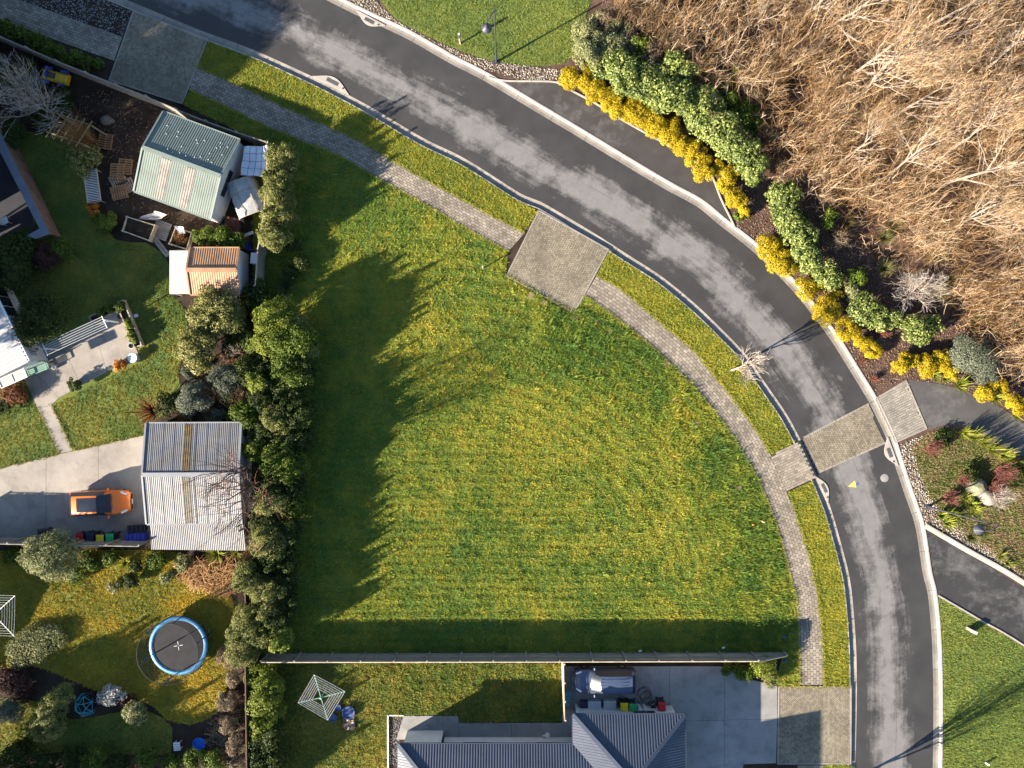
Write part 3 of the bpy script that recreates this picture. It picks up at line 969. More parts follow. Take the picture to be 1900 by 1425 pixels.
def gable(root, L, Wd, ze, zr, roof, cap, wall, pitch=.165, inset=.14, strips=(), strip_mat=None, cut=None):
    x = L / 2 - inset; y = Wd / 2 - inset
    sl = (zr - ze) / (Wd / 2)
    zw = ze + sl * inset - .03
    for s in (-1, 1):
        obj('wall', MB().box(0, s * y, zw / 2, 2 * x - .1, .1, zw), wall, root)
    pent = [(-y, 0), (y, 0), (y, zw), (0, zr - .04), (-y, zw)]
    for s in (-1, 1):
        obj('wall', xprism(s * x - .05, s * x + .05, pent), wall, root)
    for s in (-1, 1):
        a = Vector((-L / 2, s * Wd / 2, ze)); b = Vector((L / 2, s * Wd / 2, ze)); c = Vector((L / 2, 0, zr)); d = Vector((-L / 2, 0, zr))
        r = obj('roof', corr_poly([a, b, c, d], (1, 0, 0), pitch), roof, root)
        for (x0, x1, f0, f1) in strips:
            q = []
            for xx, ff in ((x0, f0), (x1, f0), (x1, f1), (x0, f1)):
                q.append(lerp(Vector((xx, s * Wd / 2, ze)), Vector((xx, 0, zr)), ff))
            obj('skylight_strip', corr_poly(q, (1, 0, 0), pitch, .022, .022), strip_mat, r)
        obj('gutter', MB().bar(a + Vector((0, s * .04, -.03)), b + Vector((0, s * .04, -.03)), .1, .08), cap, r)
        for xx in (-1, 1):
            obj('barge_flashing', MB().bar(Vector((xx * (L / 2 + .02), s * (Wd / 2 + .01), ze + .045)), Vector((xx * (L / 2 + .02), s * .02, zr + .045)), .12, .05), cap, r)
    obj('ridge_cap', MB().bar((-L / 2, 0, zr + .05), (L / 2, 0, zr + .05), .3, .035), cap, root)

# ---- green shed
sh = thing('garden_shed', 'green corrugated steel shed with two pale skylight strips', 'shed', (-23.17, 15.58, 0), math.radians(-20.3))
gable(sh, 5.8, 6.05, 2.05, 2.85, GREENR, GREEN_CAP, OFFW, .165)
for x0 in (-1.42, .42):
    q = [lerp(Vector((xx, -3.025, 2.05)), Vector((xx, 0, 2.85)), ff) for xx, ff in ((x0, .03), (x0 + .72, .03), (x0 + .72, .94), (x0, .94))]
    obj('skylight_strip', corr_poly(q, (1, 0, 0), .165, .022, .018), STRIP, sh)
window(sh, (2.81, -.15, 1.45), 1.9, .55, 1, 'x', 4, M('black_frame', (.03,.03,.03), .1, 2, .5, .3))
for i in range(22):
    g_ = np.random.default_rng(i); xx = -2.6 + 5.2 * g_.random(); ff = .12 + .75 * g_.random()
    p_ = lerp(Vector((xx, 3.025, 2.05)), Vector((xx, 0, 2.85)), ff)
    obj('roof_rivet', MB().cyl(p_.x, p_.y, p_.z + .02, p_.z + .045, .03, 6), WHITE, sh)

# ---- brown shed with clear lean-to
bs = thing('garden_shed', 'small shed with ribbed terracotta roof and clear lean-to', 'shed', (-21.25, 8.06, 0))
gable(bs, 3.5, 3.32, 1.9, 2.45, BROWNR, BROWNR, OFFW, .165, .1)
window(bs, (1.66, -.25, 1.3), 1.1, .7, 1, 'x', 2)
lt = obj('lean_to_roof', corr_poly([(-3.25, 1.5, 1.75), (-1.72, 1.5, 1.86), (-1.72, -1.58, 1.86), (-3.25, -1.58, 1.75)], (0, 1, 0), .11, .02), CLEAR, bs)
for x_, y_ in ((-3.2, 1.45), (-3.2, -1.5)):
    obj('post', MB().box(x_, y_, .87, .08, .08, 1.74), TIMB, bs)
for y_ in (1.5, -1.58):
    obj('rafter', MB().bar((-3.25, y_, 1.7), (-1.72, y_, 1.8), .06, .09), TIMB, bs)
obj('fascia', MB().bar((-3.27, 1.52, 1.72), (-3.27, -1.6, 1.72), .05, .1), WHITE, bs)

# ---- grey garage
ga = thing('garage', 'large grey corrugated garage with brown mossy skylight strip', 'garage', (-22.6, -6.36, 0), math.radians(.3))
gable(ga, 6.75, 7.15, 2.2, 2.75, GREYR, GREY_CAP, OFFW, .13)
for s in (-1, 1):
    q = [lerp(Vector((xx, s * 3.575, 2.2)), Vector((xx, 0, 2.75)), ff) for xx, ff in ((-.66, .02), (-.06, .02), (-.06, .95), (-.66, .95))]
    obj('skylight_strip', corr_poly(q, (1, 0, 0), .13, .016, .016), BRSTRIP if s > 0 else TANSTRIP, ga)
obj('lean_to_roof', corr_poly([(-3.3, -5.5, 1.72), (3.5, -5.62, 1.72), (3.42, -3.6, 2.1), (-3.2, -3.6, 2.1)], (1, 0, 0), .13, .02), GREYR, ga)
for x_ in (-3.1, 0, 3.3):
    obj('post', MB().box(x_, -5.4, .85, .1, .1, 1.7), TIMB, ga)
for s in (-1, 1):
    for x_ in np.arange(-2.9, 3.2, .78):
        a_, b_ = Vector((x_, s * 3.57, 2.225)), Vector((x_, s * .16, 2.755))
        obj('lap_joint', MB().bar(a_, b_, .012, .012), GREYR, ga)
obj('roller_door', MB().box(-3.33, -.6, 1.0, .04, 4.4, 2.0), M('door_white_steel', (.55,.55,.54), .06, 1, .5, .4), ga)

# ---- blue roofed house by the southern fence
hb = thing('house', 'low house with hipped navy blue corrugated roof', 'house', (0, 0, 0))
zE, tp = 2.55, math.tan(math.radians(20))
def RZ_(d): return zE + d * tp
ax0, ay0, bx0, bx1, by0 = -8.07, -25.42, 4.30, 12.22, -23.32
hw = (bx1 - bx0) / 2; xm = (bx0 + bx1) / 2; zR = RZ_(hw); ay1 = ay0 - 2 * hw; ayr = ay0 - hw; by1 = -41.2
faces = [
    ([(ax0, ay0, zE), (bx0, ay0, zE), (xm, ayr, zR), (ax0 + hw, ayr, zR)], (1, 0, 0)),
    ([(ax0, ay0, zE), (ax0, ay1, zE), (ax0 + hw, ayr, zR)], (0, 1, 0)),
    ([(ax0, ay1, zE), (bx0, ay1, zE), (xm, ayr, zR), (ax0 + hw, ayr, zR)], (1, 0, 0)),
    ([(bx0, by0, zE), (bx0, ay0, zE), (xm, ayr, zR), (xm, by0 - hw, zR)], (0, 1, 0)),
    ([(bx0, by0, zE), (bx1, by0, zE), (xm, by0 - hw, zR)], (1, 0, 0)),
    ([(bx1, by0, zE), (bx1, by1, zE), (xm, by1 + hw, zR), (xm, by0 - hw, zR)], (0, 1, 0)),
    ([(bx0, ay1, zE), (bx0, by1, zE), (xm, by1 + hw, zR), (xm, ayr, zR)], (0, 1, 0)),
    ([(bx0, by1, zE), (bx1, by1, zE), (xm, by1 + hw, zR)], (1, 0, 0))]
for f, e in faces:
    obj('roof', corr_poly(f, e, .19, .016), NAVY, hb)
for a, b in (((ax0, ay0, zE), (ax0 + hw, ayr, zR)), ((ax0, ay1, zE), (ax0 + hw, ayr, zR)), ((bx0, by0, zE), (xm, by0 - hw, zR)), ((bx1, by0, zE), (xm, by0 - hw, zR)),
             ((ax0 + hw, ayr, zR), (xm, ayr, zR)), ((xm, by0 - hw, zR), (xm, by1 + hw, zR))):
    obj('ridge_cap', MB().bar(Vector(a) + Vector((0, 0, .05)), Vector(b) + Vector((0, 0, .05)), .26, .05), NAVY_CAP, hb)
for a, b in (((ax0, ay0), (bx0, ay0)), ((bx0, ay0), (bx0, by0)), ((bx0, by0), (bx1, by0)), ((bx1, by0), (bx1, by1)), ((ax0, ay0), (ax0, ay1))):
    obj('gutter', MB().bar((*a, zE - .06), (*b, zE - .06), .12, .12), NAVY_CAP, hb)
for s in (-1, 1):
    obj('roof', corr_poly([(xm - s * 3.2, -38.5, 4.3), (xm - s * 3.2, -31.5, 4.3), (xm, -32.5, 6.0), (xm, -37.5, 6.0)], (0, 1, 0), .19, .016), NAVY, hb)
obj('roof', corr_poly([(xm - 3.2, -31.5, 4.3), (xm + 3.2, -31.5, 4.3), (xm, -32.5, 6.0)], (1, 0, 0), .19, .016), NAVY, hb)
obj('upper_wall', MB().box(xm, -35, 3.7, 5.8, 6.4, 1.2), OFFW, hb)
HW = M('house_white_brick', (.50, .485, .46), .08, 1.2, .75, .2)
obj('wall', MB().box((-7.55 - 5.1) / 2, -25.8, 1.22, 2.45, .2, 2.44), HW, hb)
obj('wall', MB().box(-.3, -26.3, 1.22, 9.4, .2, 2.44), HW, hb)
obj('wall', MB().box(-7.65, -29.3, 1.22, .2, 7.2, 2.44), HW, hb)
obj('wall', MB().box(4.75, -24.95, 1.22, .2, 2.5, 2.44), HW, hb)
obj('wall', MB().box(8.25, -23.95, 1.22, 7.2, .2, 2.44), HW, hb)
obj('wall', MB().box(11.75, -32.5, 1.22, .2, 17, 2.44), HW, hb)
obj('wall', MB().box(-1.6, -32.9, 1.22, 12, .2, 2.44), HW, hb)
obj('soffit', sheet([(ax0 + .05, ay1), (bx0 + .1, ay1), (bx0 + .1, by1), (bx1 - .05, by1), (bx1 - .05, by0 - .05), (bx0 + .05, by0 - .05), (bx0 + .05, ay0 - .05), (ax0 + .05, ay0 - .05)], zE - .05), WHITE, hb)
window(hb, (-2.6, -26.17, 1.5), 1.9, 1.2, 1, 'y', 2, M('window_frame_dark', (.05,.055,.07), .1, 2, .5, .4))
window(hb, (2.6, -26.17, 1.5), 1.6, 1.2, 1, 'y', 2, MATS['window_frame_dark'])
window(hb, (9.6, -23.82, 1.5), 1.5, 1.0, 1, 'y', 2, MATS['window_frame_dark'])
fl = thing('hose_reel', 'small white round hose reel on the house path', 'hose reel', P(1016, 1363, 0) + Vector((0, 0, .03)))
obj('reel', MB().lathe([(.0, .30), (.18, .30), (.18, .24), (.09, .22), (.09, .10), (.18, .08), (.18, .02), (.0, .02)], 18), WHITE, fl)
obj('arm', MB().box(-.26, -.02, .12, .22, .05, .2), WHITE, fl)

# ---- pale roofed house at the patio
hx = thing('house', 'house with pale ribbed roof and white wall beside the patio', 'house', (-34.2, 1.62, 0), math.atan2(.89, -.45))
# local x runs along the gutter away from the corner, local +y points away from the patio
PALER = M('pale_ribbed_roof', (.36, .35, .335), .1, .5, .5, .4)
obj('roof', corr_poly([(0, 0, 2.5), (10, 0, 2.5), (10, 4.6, 2.56), (0, 4.6, 2.56)], (1, 0, 0), .3, .03), PALER, hx)
obj('roof', corr_poly([(.6, 4.6, 2.9), (9.4, 4.6, 2.9), (9.4, 8, 4.4), (.6, 8, 4.4)], (1, 0, 0), .3, .03), PALER, hx)
obj('roof', corr_poly([(.6, 11.4, 2.9), (9.4, 11.4, 2.9), (9.4, 8, 4.4), (.6, 8, 4.4)], (1, 0, 0), .3, .03), PALER, hx)
obj('ridge_cap', MB().bar((.6, 8, 4.45), (9.4, 8, 4.45), .3, .05), PALER, hx)
obj('gutter', MB().bar((-.03, -.05, 2.44), (10, -.05, 2.44), .13, .12), WHITE, hx)
obj('barge_board', MB().bar((-.03, 0, 2.46), (-.03, 4.6, 2.52), .06, .16), WHITE, hx)
obj('wall', MB().box(5.1, .2, 1.22, 9.8, .14, 2.42), OFFW, hx)
obj('wall', MB().box(.2, 1.8, 1.22, .14, 3.0, 2.42), OFFW, hx)
for x_ in (.8, 9.2):
    obj('wall', xprism(x_ - .07, x_ + .07, [(4.7, 0), (11.2, 0), (11.2, 2.92), (8, 4.35), (4.7, 2.92)]), OFFW, hx)
obj('wall', MB().box(5, 11.15, 1.45, 8.3, .14, 2.9), OFFW, hx)
window(hx, (4.9, .13, 1.45), 2.4, 1.2, -1, 'y', 3)
obj('meter_box', MB().box(.75, .10, 1.35, .38, .1, .6), M('meter_box_grey', (.3,.31,.33), .1, 2, .6, .3), hx)
aw = thing('awning', 'white framed clear awning over the patio corner', 'awning', P(24, 702, 2.1), math.radians(24))
obj('glazing', MB().box(0, 0, .02, 1.95, .62, .02), CLEAR, aw)
for y_ in (-.32, .32): obj('frame', MB().box(0, y_, .03, 2.05, .05, .06), WHITE, aw)
for x_ in (-1, 0, 1): obj('frame', MB().box(x_, 0, .035, .05, .6, .06), WHITE, aw)
for x_ in (-.9, .9): obj('bracket', MB().bar((x_, .3, 0), (x_, .75, -.5), .04), WHITE, aw)

# ---- sunken timber court
en = thing('court_wall', 'timber court wall with wide blue grey capping beside the shaded lawn', 'wall', (0, 0, 0))
capm = M('blue_grey_capping', (.10, .112, .145), .12, .8, .5, .4)
cap_px = [(-160,-70),(8,262),(92,434),(67,443),(48,438),(73,424),(-10,262),(-176,-62)]
zc = 1.45
cap = [(P(x, y, zc).x, P(x, y, zc).y) for x, y in cap_px]
obj('capping', MB().prism(cap, zc - .06, zc), capm, en)
obj('wall', MB().prism([(P(x, y, zc).x, P(x, y, zc).y) for x, y in [(-158,-66),(9,264),(90,432),(86,434),(3,266),(-164,-64)]], 0, zc - .06), BRICK, en)
for k in range(18):
    a = P(9 + k * 4.55, 262 + k * 9.5, 0)
    obj('board', MB().box(a.x + .62, a.y + .05, .42, .07, .36, .84, math.radians(-64 + 90) ), BRICK, en)
ch = thing('outdoor_chair', 'pale chair standing inside the shaded timber court', 'chair', P(16, 412, 0), .4)
obj('seat', MB().box(0, 0, .42, .5, .5, .05), OFFW, ch)
obj('backrest', MB().box(-.24, 0, .68, .05, .5, .45), OFFW, ch)
for sx in (-.2, .2):
    for sy in (-.2, .2):
        obj('leg', MB().box(sx, sy, .2, .04, .04, .4), OFFW, ch)
struct('court_floor', sheet(W2([(-200,100),(-20,200),(80,430),(40,450),(-200,470)]), .008), M('shade_toned_paving', (.022,.023,.027), .2, .6, .8, .2, world=True), 'timber court paving coloured near black to stand for deep shade', 'paving')  # near-black colour puts the deep shade of the court into the floor

# houses just beyond the picture edge that shade the gardens
def plain_house(loc, rz, L, Wd, ze, zr, label):
    h = thing('house', label, 'house', loc, rz)
    gable(h, L, Wd, ze, zr, GREYR, GREY_CAP, OFFW, .3)
    window(h, (L / 2 - .08, 0, 1.4), 1.8, 1.1, 1, 'x', 2)
    return h
plain_house((-45.3, 15.2, 0), math.radians(27), 9, 10, 3.6, 6.0, 'grey roofed house behind the timber court')
plain_house((-45.6, -18.8, 0), math.radians(62), 9, 8, 2.7, 4.9, 'grey roofed house beside the trampoline garden')

# ---- fences
def fence(name, label, pts, h, mat=TIMB, pw=.15, post_every=2.4, rails=(.3, .95, 1.55), side=1, hfn=None, capm=None, railm=None):
    """paling fence along ground points; side: which side (left of direction > 0) carries posts and rails"""
    root = thing(name, label, 'fence')
    line = np.array(pts)
    L = length(line)
    n = int(L / pw)
    q = resample(line, n * 2 + 1)
    pal = MB().box(0, 0, .5, pw - .012, .02, 1.0).mesh('paling'); pal.materials.append(mat)
    g = np.random.default_rng(int(L * 100))
    for i in range(n):
        p = q[2 * i + 1]; d = q[2 * i + 2] - q[2 * i]
        hh = (hfn(i / n) if hfn else h) * (1 - .02 * g.random())
        inst('paling', pal, root, (p[0], p[1], .0), math.atan2(d[1], d[0]) + g.normal(0, .012), (1, 1, hh))
    m = max(1, round(L / post_every))
    r = resample(line, m * 8 + 1)
    for i in range(m + 1):
        k = i * 8
        d = r[min(k + 1, len(r) - 1)] - r[max(k - 1, 0)]; d /= np.linalg.norm(d)
        nn = np.array((-d[1], d[0])) * side
        hh = (hfn(i / m) if hfn else h)
        c = r[k] + nn * .09
        obj('post', MB().box(c[0], c[1], hh / 2 + .02, .1, .1, hh + .04, math.atan2(d[1], d[0])), railm or mat, root)
        if i < m:
            e = r[k + 8]
            h2 = (hfn((i + 1) / m) if hfn else h)
            for z in rails:
                obj('rail', MB().bar((*(r[k] + nn * .035), z * hh / h), (*(e + nn * .035), z * h2 / h), .045, .09), railm or mat, root)
            obj('capping', MB().bar((*(r[k] + nn * .02), hh + .025), (*(e + nn * .02), h2 + .02), .065, .03), capm or TIMB_L, root)
    return root

fence('paling_fence', 'long grey paling fence between the vacant lawn and the house below', [tuple(P(500, 1212).xy), tuple(P(1000, 1211.5).xy), tuple(P(1452, 1210).xy)], 1.75,
      hfn=lambda t: 1.75 if t < .945 else 1.75 - .95 * (t - .945) / .055)
def topline(pts, z):
    return [(P(x, y, z).x, P(x, y, z).y) for x, y in pts]
fence('paling_fence', 'weathered dark paling fence below the shaded footpath', topline([(-120,18),(0,68),(100,112),(170,140),(290,187),(345,212),(420,240),(494,264)], 1.7), 1.7, TIMB, .16, capm=TIMB)
fence('paling_fence', 'low timber fence behind the clipped olive hedge', topline([(497,262),(495,330),(488,420),(476,475),(474,530)], 1.7), 1.7, TIMB, .16, side=-1)
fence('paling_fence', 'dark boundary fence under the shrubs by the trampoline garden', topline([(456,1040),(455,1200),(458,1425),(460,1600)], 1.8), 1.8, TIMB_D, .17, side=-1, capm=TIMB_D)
fence('paling_fence', 'tall timber fence along the driveway bins', [tuple(P(-120, 994).xy), tuple(P(120, 998).xy), tuple(P(288, 1001).xy)], 2.3, TIMB, .17, rails=(.3, 1.2, 2.0), capm=TIMB)
gt = fence('side_gate_fence', 'short pale timber fence beside the blue car', topline([(1045,1233),(1046,1290),(1047,1337)], 1.7), 1.7, TIMB_L, .16, post_every=1.3, side=1, capm=TIMB_L)
# long concrete edging strip by the house gravel
ed = thing('garden_edging', 'white edging board along the grey gravel strip', 'edging'); ed['kind'] = 'structure'
obj('edging_board', MB().bar((*P(720, 1326).xy, .05), (*P(721, 1560).xy, .05), .09, .16), WHITE, ed)
obj('edging_board', MB().bar((*P(722, 1326.5).xy, .04), (*P(749, 1327).xy, .04), .08, .12), WHITE, ed)
# ================================================================ plants
BARK = M('brown_bark', (.10, .07, .05), .3, 4, .9, .1)
BARK_P = M('pale_bark', (.235, .192, .152), .25, 3, .85, .15)
LM = {}
def lm(k, lo, mid, hi, **kw): LM[k] = leaf_mat(k + '_leaf', lo, mid, hi, **kw)
lm('olive', (.05,.06,.014), (.13,.14,.035), (.24,.225,.08))
lm('green', (.022,.042,.006), (.06,.092,.010), (.135,.165,.022))
lm('dark', (.012,.021,.005), (.030,.046,.009), (.068,.088,.018))
lm('lime', (.045,.07,.008), (.115,.145,.016), (.22,.235,.04))
lm('yellow', (.13,.12,.008), (.33,.235,.008), (.47,.35,.02))
lm('cream', (.045,.055,.010), (.135,.135,.035), (.34,.31,.12))
lm('grey', (.04,.05,.035), (.10,.115,.075), (.22,.23,.165))
lm('sage', (.06,.075,.025), (.16,.17,.065), (.30,.29,.15))
lm('laurel', (.028,.05,.010), (.11,.145,.028), (.34,.36,.11), rough=.45, spec=.25)
lm('rust', (.06,.025,.012), (.14,.055,.022), (.24,.10,.04))
lm('maroon', (.03,.014,.012), (.055,.025,.02), (.09,.04,.03))
lm('orange', (.20,.06,.01), (.38,.12,.015), (.5,.24,.03))
lm('tan', (.09,.065,.04), (.17,.125,.075), (.26,.20,.13))
lm('white', (.14,.13,.11), (.38,.36,.32), (.6,.58,.54))
lm('twig', (.055,.032,.018), (.14,.09,.045), (.26,.19,.115), trans=0.0, rough=.8, spec=.1)
lm('redtwig', (.08,.028,.022), (.17,.065,.05), (.26,.12,.09), trans=0.0, rough=.8, spec=.1)
lm('orangetwig', (.10,.045,.018), (.20,.10,.035), (.30,.18,.08), trans=0.0, rough=.8, spec=.1)
lm('paletwig', (.13,.105,.085), (.25,.215,.185), (.38,.34,.30), trans=0.0, rough=.8, spec=.1)
lm('flaxleaf', (.09,.12,.015), (.19,.22,.025), (.30,.29,.045))
lm('flaxdark', (.025,.04,.015), (.05,.07,.025), (.09,.11,.045))
lm('tussock', (.05,.06,.018), (.11,.115,.035), (.18,.16,.06))
lm('thicket', (.05,.024,.010), (.195,.115,.05), (.43,.325,.215), trans=0.0, rough=.85, spec=.05)

def unit(v):
    return v / np.maximum(np.linalg.norm(v, axis=-1, keepdims=True), 1e-6)

def crown(R, h, leaf, seed, clump=.38, cover=1.7, base=.12, flat=1.0, rag=.42, spires=0):
    """leafy crown: leaves on many uneven clumps spread over a dome, h high, R wide"""
    g = np.random.default_rng(seed)
    l, w = leaf
    area = 2 * math.pi * R * (R * .6 + h * .55)
    n = int(area * cover / (l * w * .5))
    nc = int(max(10, 22 * (R / .8) ** 1.6))
    d = unit(g.normal(size=(nc, 3))); d[:, 2] = np.abs(d[:, 2]) * 1.1 - .25
    d = unit(d)
    semi = np.array((R, R, h * (1 - base) * .5)); cz = h * (base + (1 - base) * .5)
    rc = R * clump * (.55 + .8 * g.random(nc)) * (.8 / R) ** .25
    az = np.arctan2(d[:, 1], d[:, 0]); ph = g.random(3) * 6.28
    lobe = 1 + .13 * np.sin(2 * az + ph[0]) + .11 * np.sin(3 * az + ph[1]) + .08 * np.sin(5 * az + ph[2])
    C = d * (semi - rc[:, None] * .7) * (1.06 - rag * g.random((nc, 1)) ** 1.5) * lobe[:, None]
    wts = rc ** 2; wts /= wts.sum()
    k = g.choice(nc, n, p=wts)
    d2 = unit(g.normal(size=(n, 3)))
    rad = rc[k, None] * (.55 + .5 * g.random((n, 1)) ** .5)
    p = C[k] + d2 * rad * np.array((1, 1, .85 * flat))
    p[:, 2] += cz
    for q in range(spires):
        m = int(n * .035); a_ = g.random() * 6.28; rr = R * .75 * g.random() ** .5
        top = h * (1.0 + .2 * g.random()); z_ = h * .55 + (top - h * .55) * g.random(m) ** .8
        wd = R * .22 * (1 - (z_ - h * .55) / (top - h * .5))
        pp = np.c_[math.cos(a_) * rr + g.normal(0, 1, m) * wd, math.sin(a_) * rr + g.normal(0, 1, m) * wd, z_]
        p = np.r_[p, pp]; d2 = np.r_[d2, unit(g.normal(size=(m, 3)))]; k = np.r_[k, g.integers(0, nc, m)]
    n = len(p)
    out = unit(p - np.array((0, 0, cz * .8)))
    nrm = unit(d2 * .55 + out * .5 + np.array((0, 0, .25)) + g.normal(0, .45, (n, 3)))
    keep = p[:, 2] > .03
    p, nrm, k = p[keep], nrm[keep], k[keep]; n = len(p)
    t = unit(np.cross(nrm, g.normal(size=(n, 3)))); b = np.cross(nrm, t)
    s = (.7 + .6 * g.random((n, 1)))
    V = np.stack([p - t * l * s / 2, p + b * w * s / 2 - nrm * l * .06, p + t * l * s / 2, p - b * w * s / 2 - nrm * l * .06], 1)
    ct = g.random(nc)
    r = np.clip(.22 + .3 * ct[k] + g.normal(0, .2, n) + .25 * g.random(n), 0, 1)
    return mesh_np('foliage', V.reshape(-1, 3), np.arange(4 * n).reshape(-1, 4), r)

def ribbons(A, w0, w1, seed, rnd=None):
    """A (n,k,3) polylines to flat tapered ribbons"""
    g = np.random.default_rng(seed)
    n, k, _ = A.shape
    d = np.gradient(A, axis=1)
    side = np.cross(d, np.array((0, 0, 1.0)) + g.normal(0, .25, (n, 1, 3)))
    side = unit(side)
    w = np.linspace(1, 0, k)[None, :, None]
    ww = (np.asarray(w1).reshape(-1, 1, 1) * (1 - w) + np.asarray(w0).reshape(-1, 1, 1) * w) / 2
    V = np.stack([A - side * ww, A + side * ww], 2)
    idx = np.arange(n * k * 2).reshape(n, k, 2)
    F = np.stack([idx[:, :-1, 0], idx[:, :-1, 1], idx[:, 1:, 1], idx[:, 1:, 0]], -1).reshape(-1, 4)
    r = g.random(n) if rnd is None else rnd
    return V.reshape(-1, 3), F, np.repeat(r, k - 1)

def rosette(R, h, n, w, seed, droop=.6, k=5):
    g = np.random.default_rng(seed)
    a = g.random(n) * 6.283
    t = np.linspace(0, 1, k)[None]
    ln = (.6 + .5 * g.random((n, 1)))
    out = R * ln * (t * (.35 + .75 * g.random((n, 1))) ** 1.0)
    z = h * ln * (t - droop * g.random((n, 1)) * t ** 2.2)
    A = np.stack([np.cos(a)[:, None] * (out + .04), np.sin(a)[:, None] * (out + .04), z + .02], -1)
    V, F, r = ribbons(A, w, w * .15, seed + 1)
    return mesh_np('foliage', V, F, r)

def brush(R, h, n, seed, w=.022, k=4, tilt=.55):
    """bare twiggy shrub: whips fanning up from the base with side twigs"""
    g = np.random.default_rng(seed)
    a = g.random(n) * 6.283; ti = tilt * g.random(n) ** .7
    t = np.linspace(0, 1, k)[None]
    ln = h * (.55 + .5 * g.random((n, 1)))
    dx, dy = np.cos(a) * np.sin(ti) * (R / h) * 1.6, np.sin(a) * np.sin(ti) * (R / h) * 1.6
    b0 = g.normal(0, R * .16, (n, 2))
    A = np.stack([b0[:, :1] + dx[:, None] * ln * t, b0[:, 1:] + dy[:, None] * ln * t, ln * t * np.cos(ti)[:, None]], -1)
    A[:, 1:] += g.normal(0, .05 * h, (n, k - 1, 3)) * np.array((1, 1, .4))
    V, F, r = ribbons(A, w, w * .3, seed + 1)
    m = 5
    ii = np.repeat(np.arange(n), m); pos = .35 + .6 * g.random(n * m)
    f = pos * (k - 1); i0 = np.minimum(f.astype(int), k - 2); fr = (f - i0)[:, None]
    P0 = A[ii, i0] * (1 - fr) + A[ii, i0 + 1] * fr
    dirv = unit(A[ii, i0 + 1] - A[ii, i0] + g.normal(0, .1, (n * m, 3)) * h)
    L = h * .22 * (.4 + g.random((n * m, 1)))
    mid = P0 + dirv * L * .55 + g.normal(0, .02, (n * m, 3)) * h
    B = np.stack([P0, mid, P0 + dirv * L + np.array((0, 0, .04 * h))], 1)
    V2, F2, r2 = ribbons(B, w * .55, w * .25, seed + 2, np.repeat(r[:: k - 1], m) * .6 + .4 * g.random(n * m))
    return mesh_np('twigs', np.r_[V, V2], np.r_[F, F2 + len(V)], np.r_[r, r2])

def stem(h, R, seed, r=.06):
    g = np.random.default_rng(seed)
    m = MB()
    m.tube([(0, 0, 0), (g.normal(0, .04), g.normal(0, .04), h * .4), (g.normal(0, .08), g.normal(0, .08), h * .75)], [r, r * .75, r * .4], 6)
    for q in range(4):
        a = q * 1.57 + g.random()
        m.tube([(0, 0, h * .2), (math.cos(a) * R * .3, math.sin(a) * R * .3, h * .45), (math.cos(a) * R * .6, math.sin(a) * R * .6, h * .68)], [r * .6, r * .45, r * .2], 5)
    return m

LEAF = {'olive': (.13,.06), 'green': (.15,.085), 'dark': (.15,.085), 'lime': (.14,.08), 'yellow': (.10,.055), 'cream': (.15,.09), 'grey': (.13,.045), 'sage': (.13,.07), 'laurel': (.19,.105),
        'rust': (.15,.06), 'maroon': (.13,.07), 'orange': (.11,.08), 'tan': (.12,.05), 'white': (.12,.09)}
seedc = [100]
def bush(name, label, cat, group, kind, px, py, r, h, zf=.6, sub=None):
    seedc[0] += 1
    R = r / S * {'yellow': 1.16, 'laurel': 1.25}.get(kind, 1.14)
    h *= 1.1
    if h > 1.9 and zf == .6: h = min(h * (.82 + .26 * np.random.default_rng(seedc[0] + 5).random()), 3.6)
    base = P(px, py, h * zf); base.z = 0
    t = thing(name, label, cat, base, 0, group)
    if kind in ('twig', 'redtwig', 'orangetwig', 'paletwig'):
        obj('twigs', brush(R, h, int(90 + 160 * R * R), seedc[0]), LM[kind], t)
        obj('stem', MB().tube([(0, 0, 0), (.02, .01, h * .3), (.04, 0, h * .5)], [.04, .03, .012], 5), BARK, t)
    elif kind in ('flaxleaf', 'flaxdark', 'tussock', 'rustfrond', 'orangefrond'):
        mm = {'rustfrond': LM['rust'], 'orangefrond': LM['orange']}.get(kind, LM.get(kind))
        wd = .035 if kind == 'tussock' else (.09 if 'frond' in kind else .07)
        obj('leaves', rosette(R * 1.15, h, int((70 if kind != 'tussock' else 240) * max(.6, R / .6)), wd, seedc[0]), mm, t)
        obj('stem', MB().cyl(0, 0, 0, h * .2, .07, 7, .05), BARK, t)
    else:
        f = {'yellow': dict(clump=.36, cover=2.1, rag=.16), 'laurel': dict(clump=.34, cover=1.7)}.get(kind, {})
        if h > 1.9 and px < 620: f = dict(f, spires=4)
        obj('foliage', crown(R, h, LEAF[kind], seedc[0], **f), LM[kind], t)
        obj('stem', stem(h, R, seedc[0], .035 + .02 * R), BARK, t)
    return t

ORD = 'first second third fourth fifth sixth seventh eighth ninth tenth eleventh twelfth thirteenth fourteenth fifteenth sixteenth'.split()
def bushes(name, label, cat, group, kind, spots, anchor=None):
    for i, q in enumerate(spots):
        bush(name, label + (', %s from %s' % (ORD[i], anchor) if anchor else ''), cat, group if len(spots) > 1 else None, kind, *q)

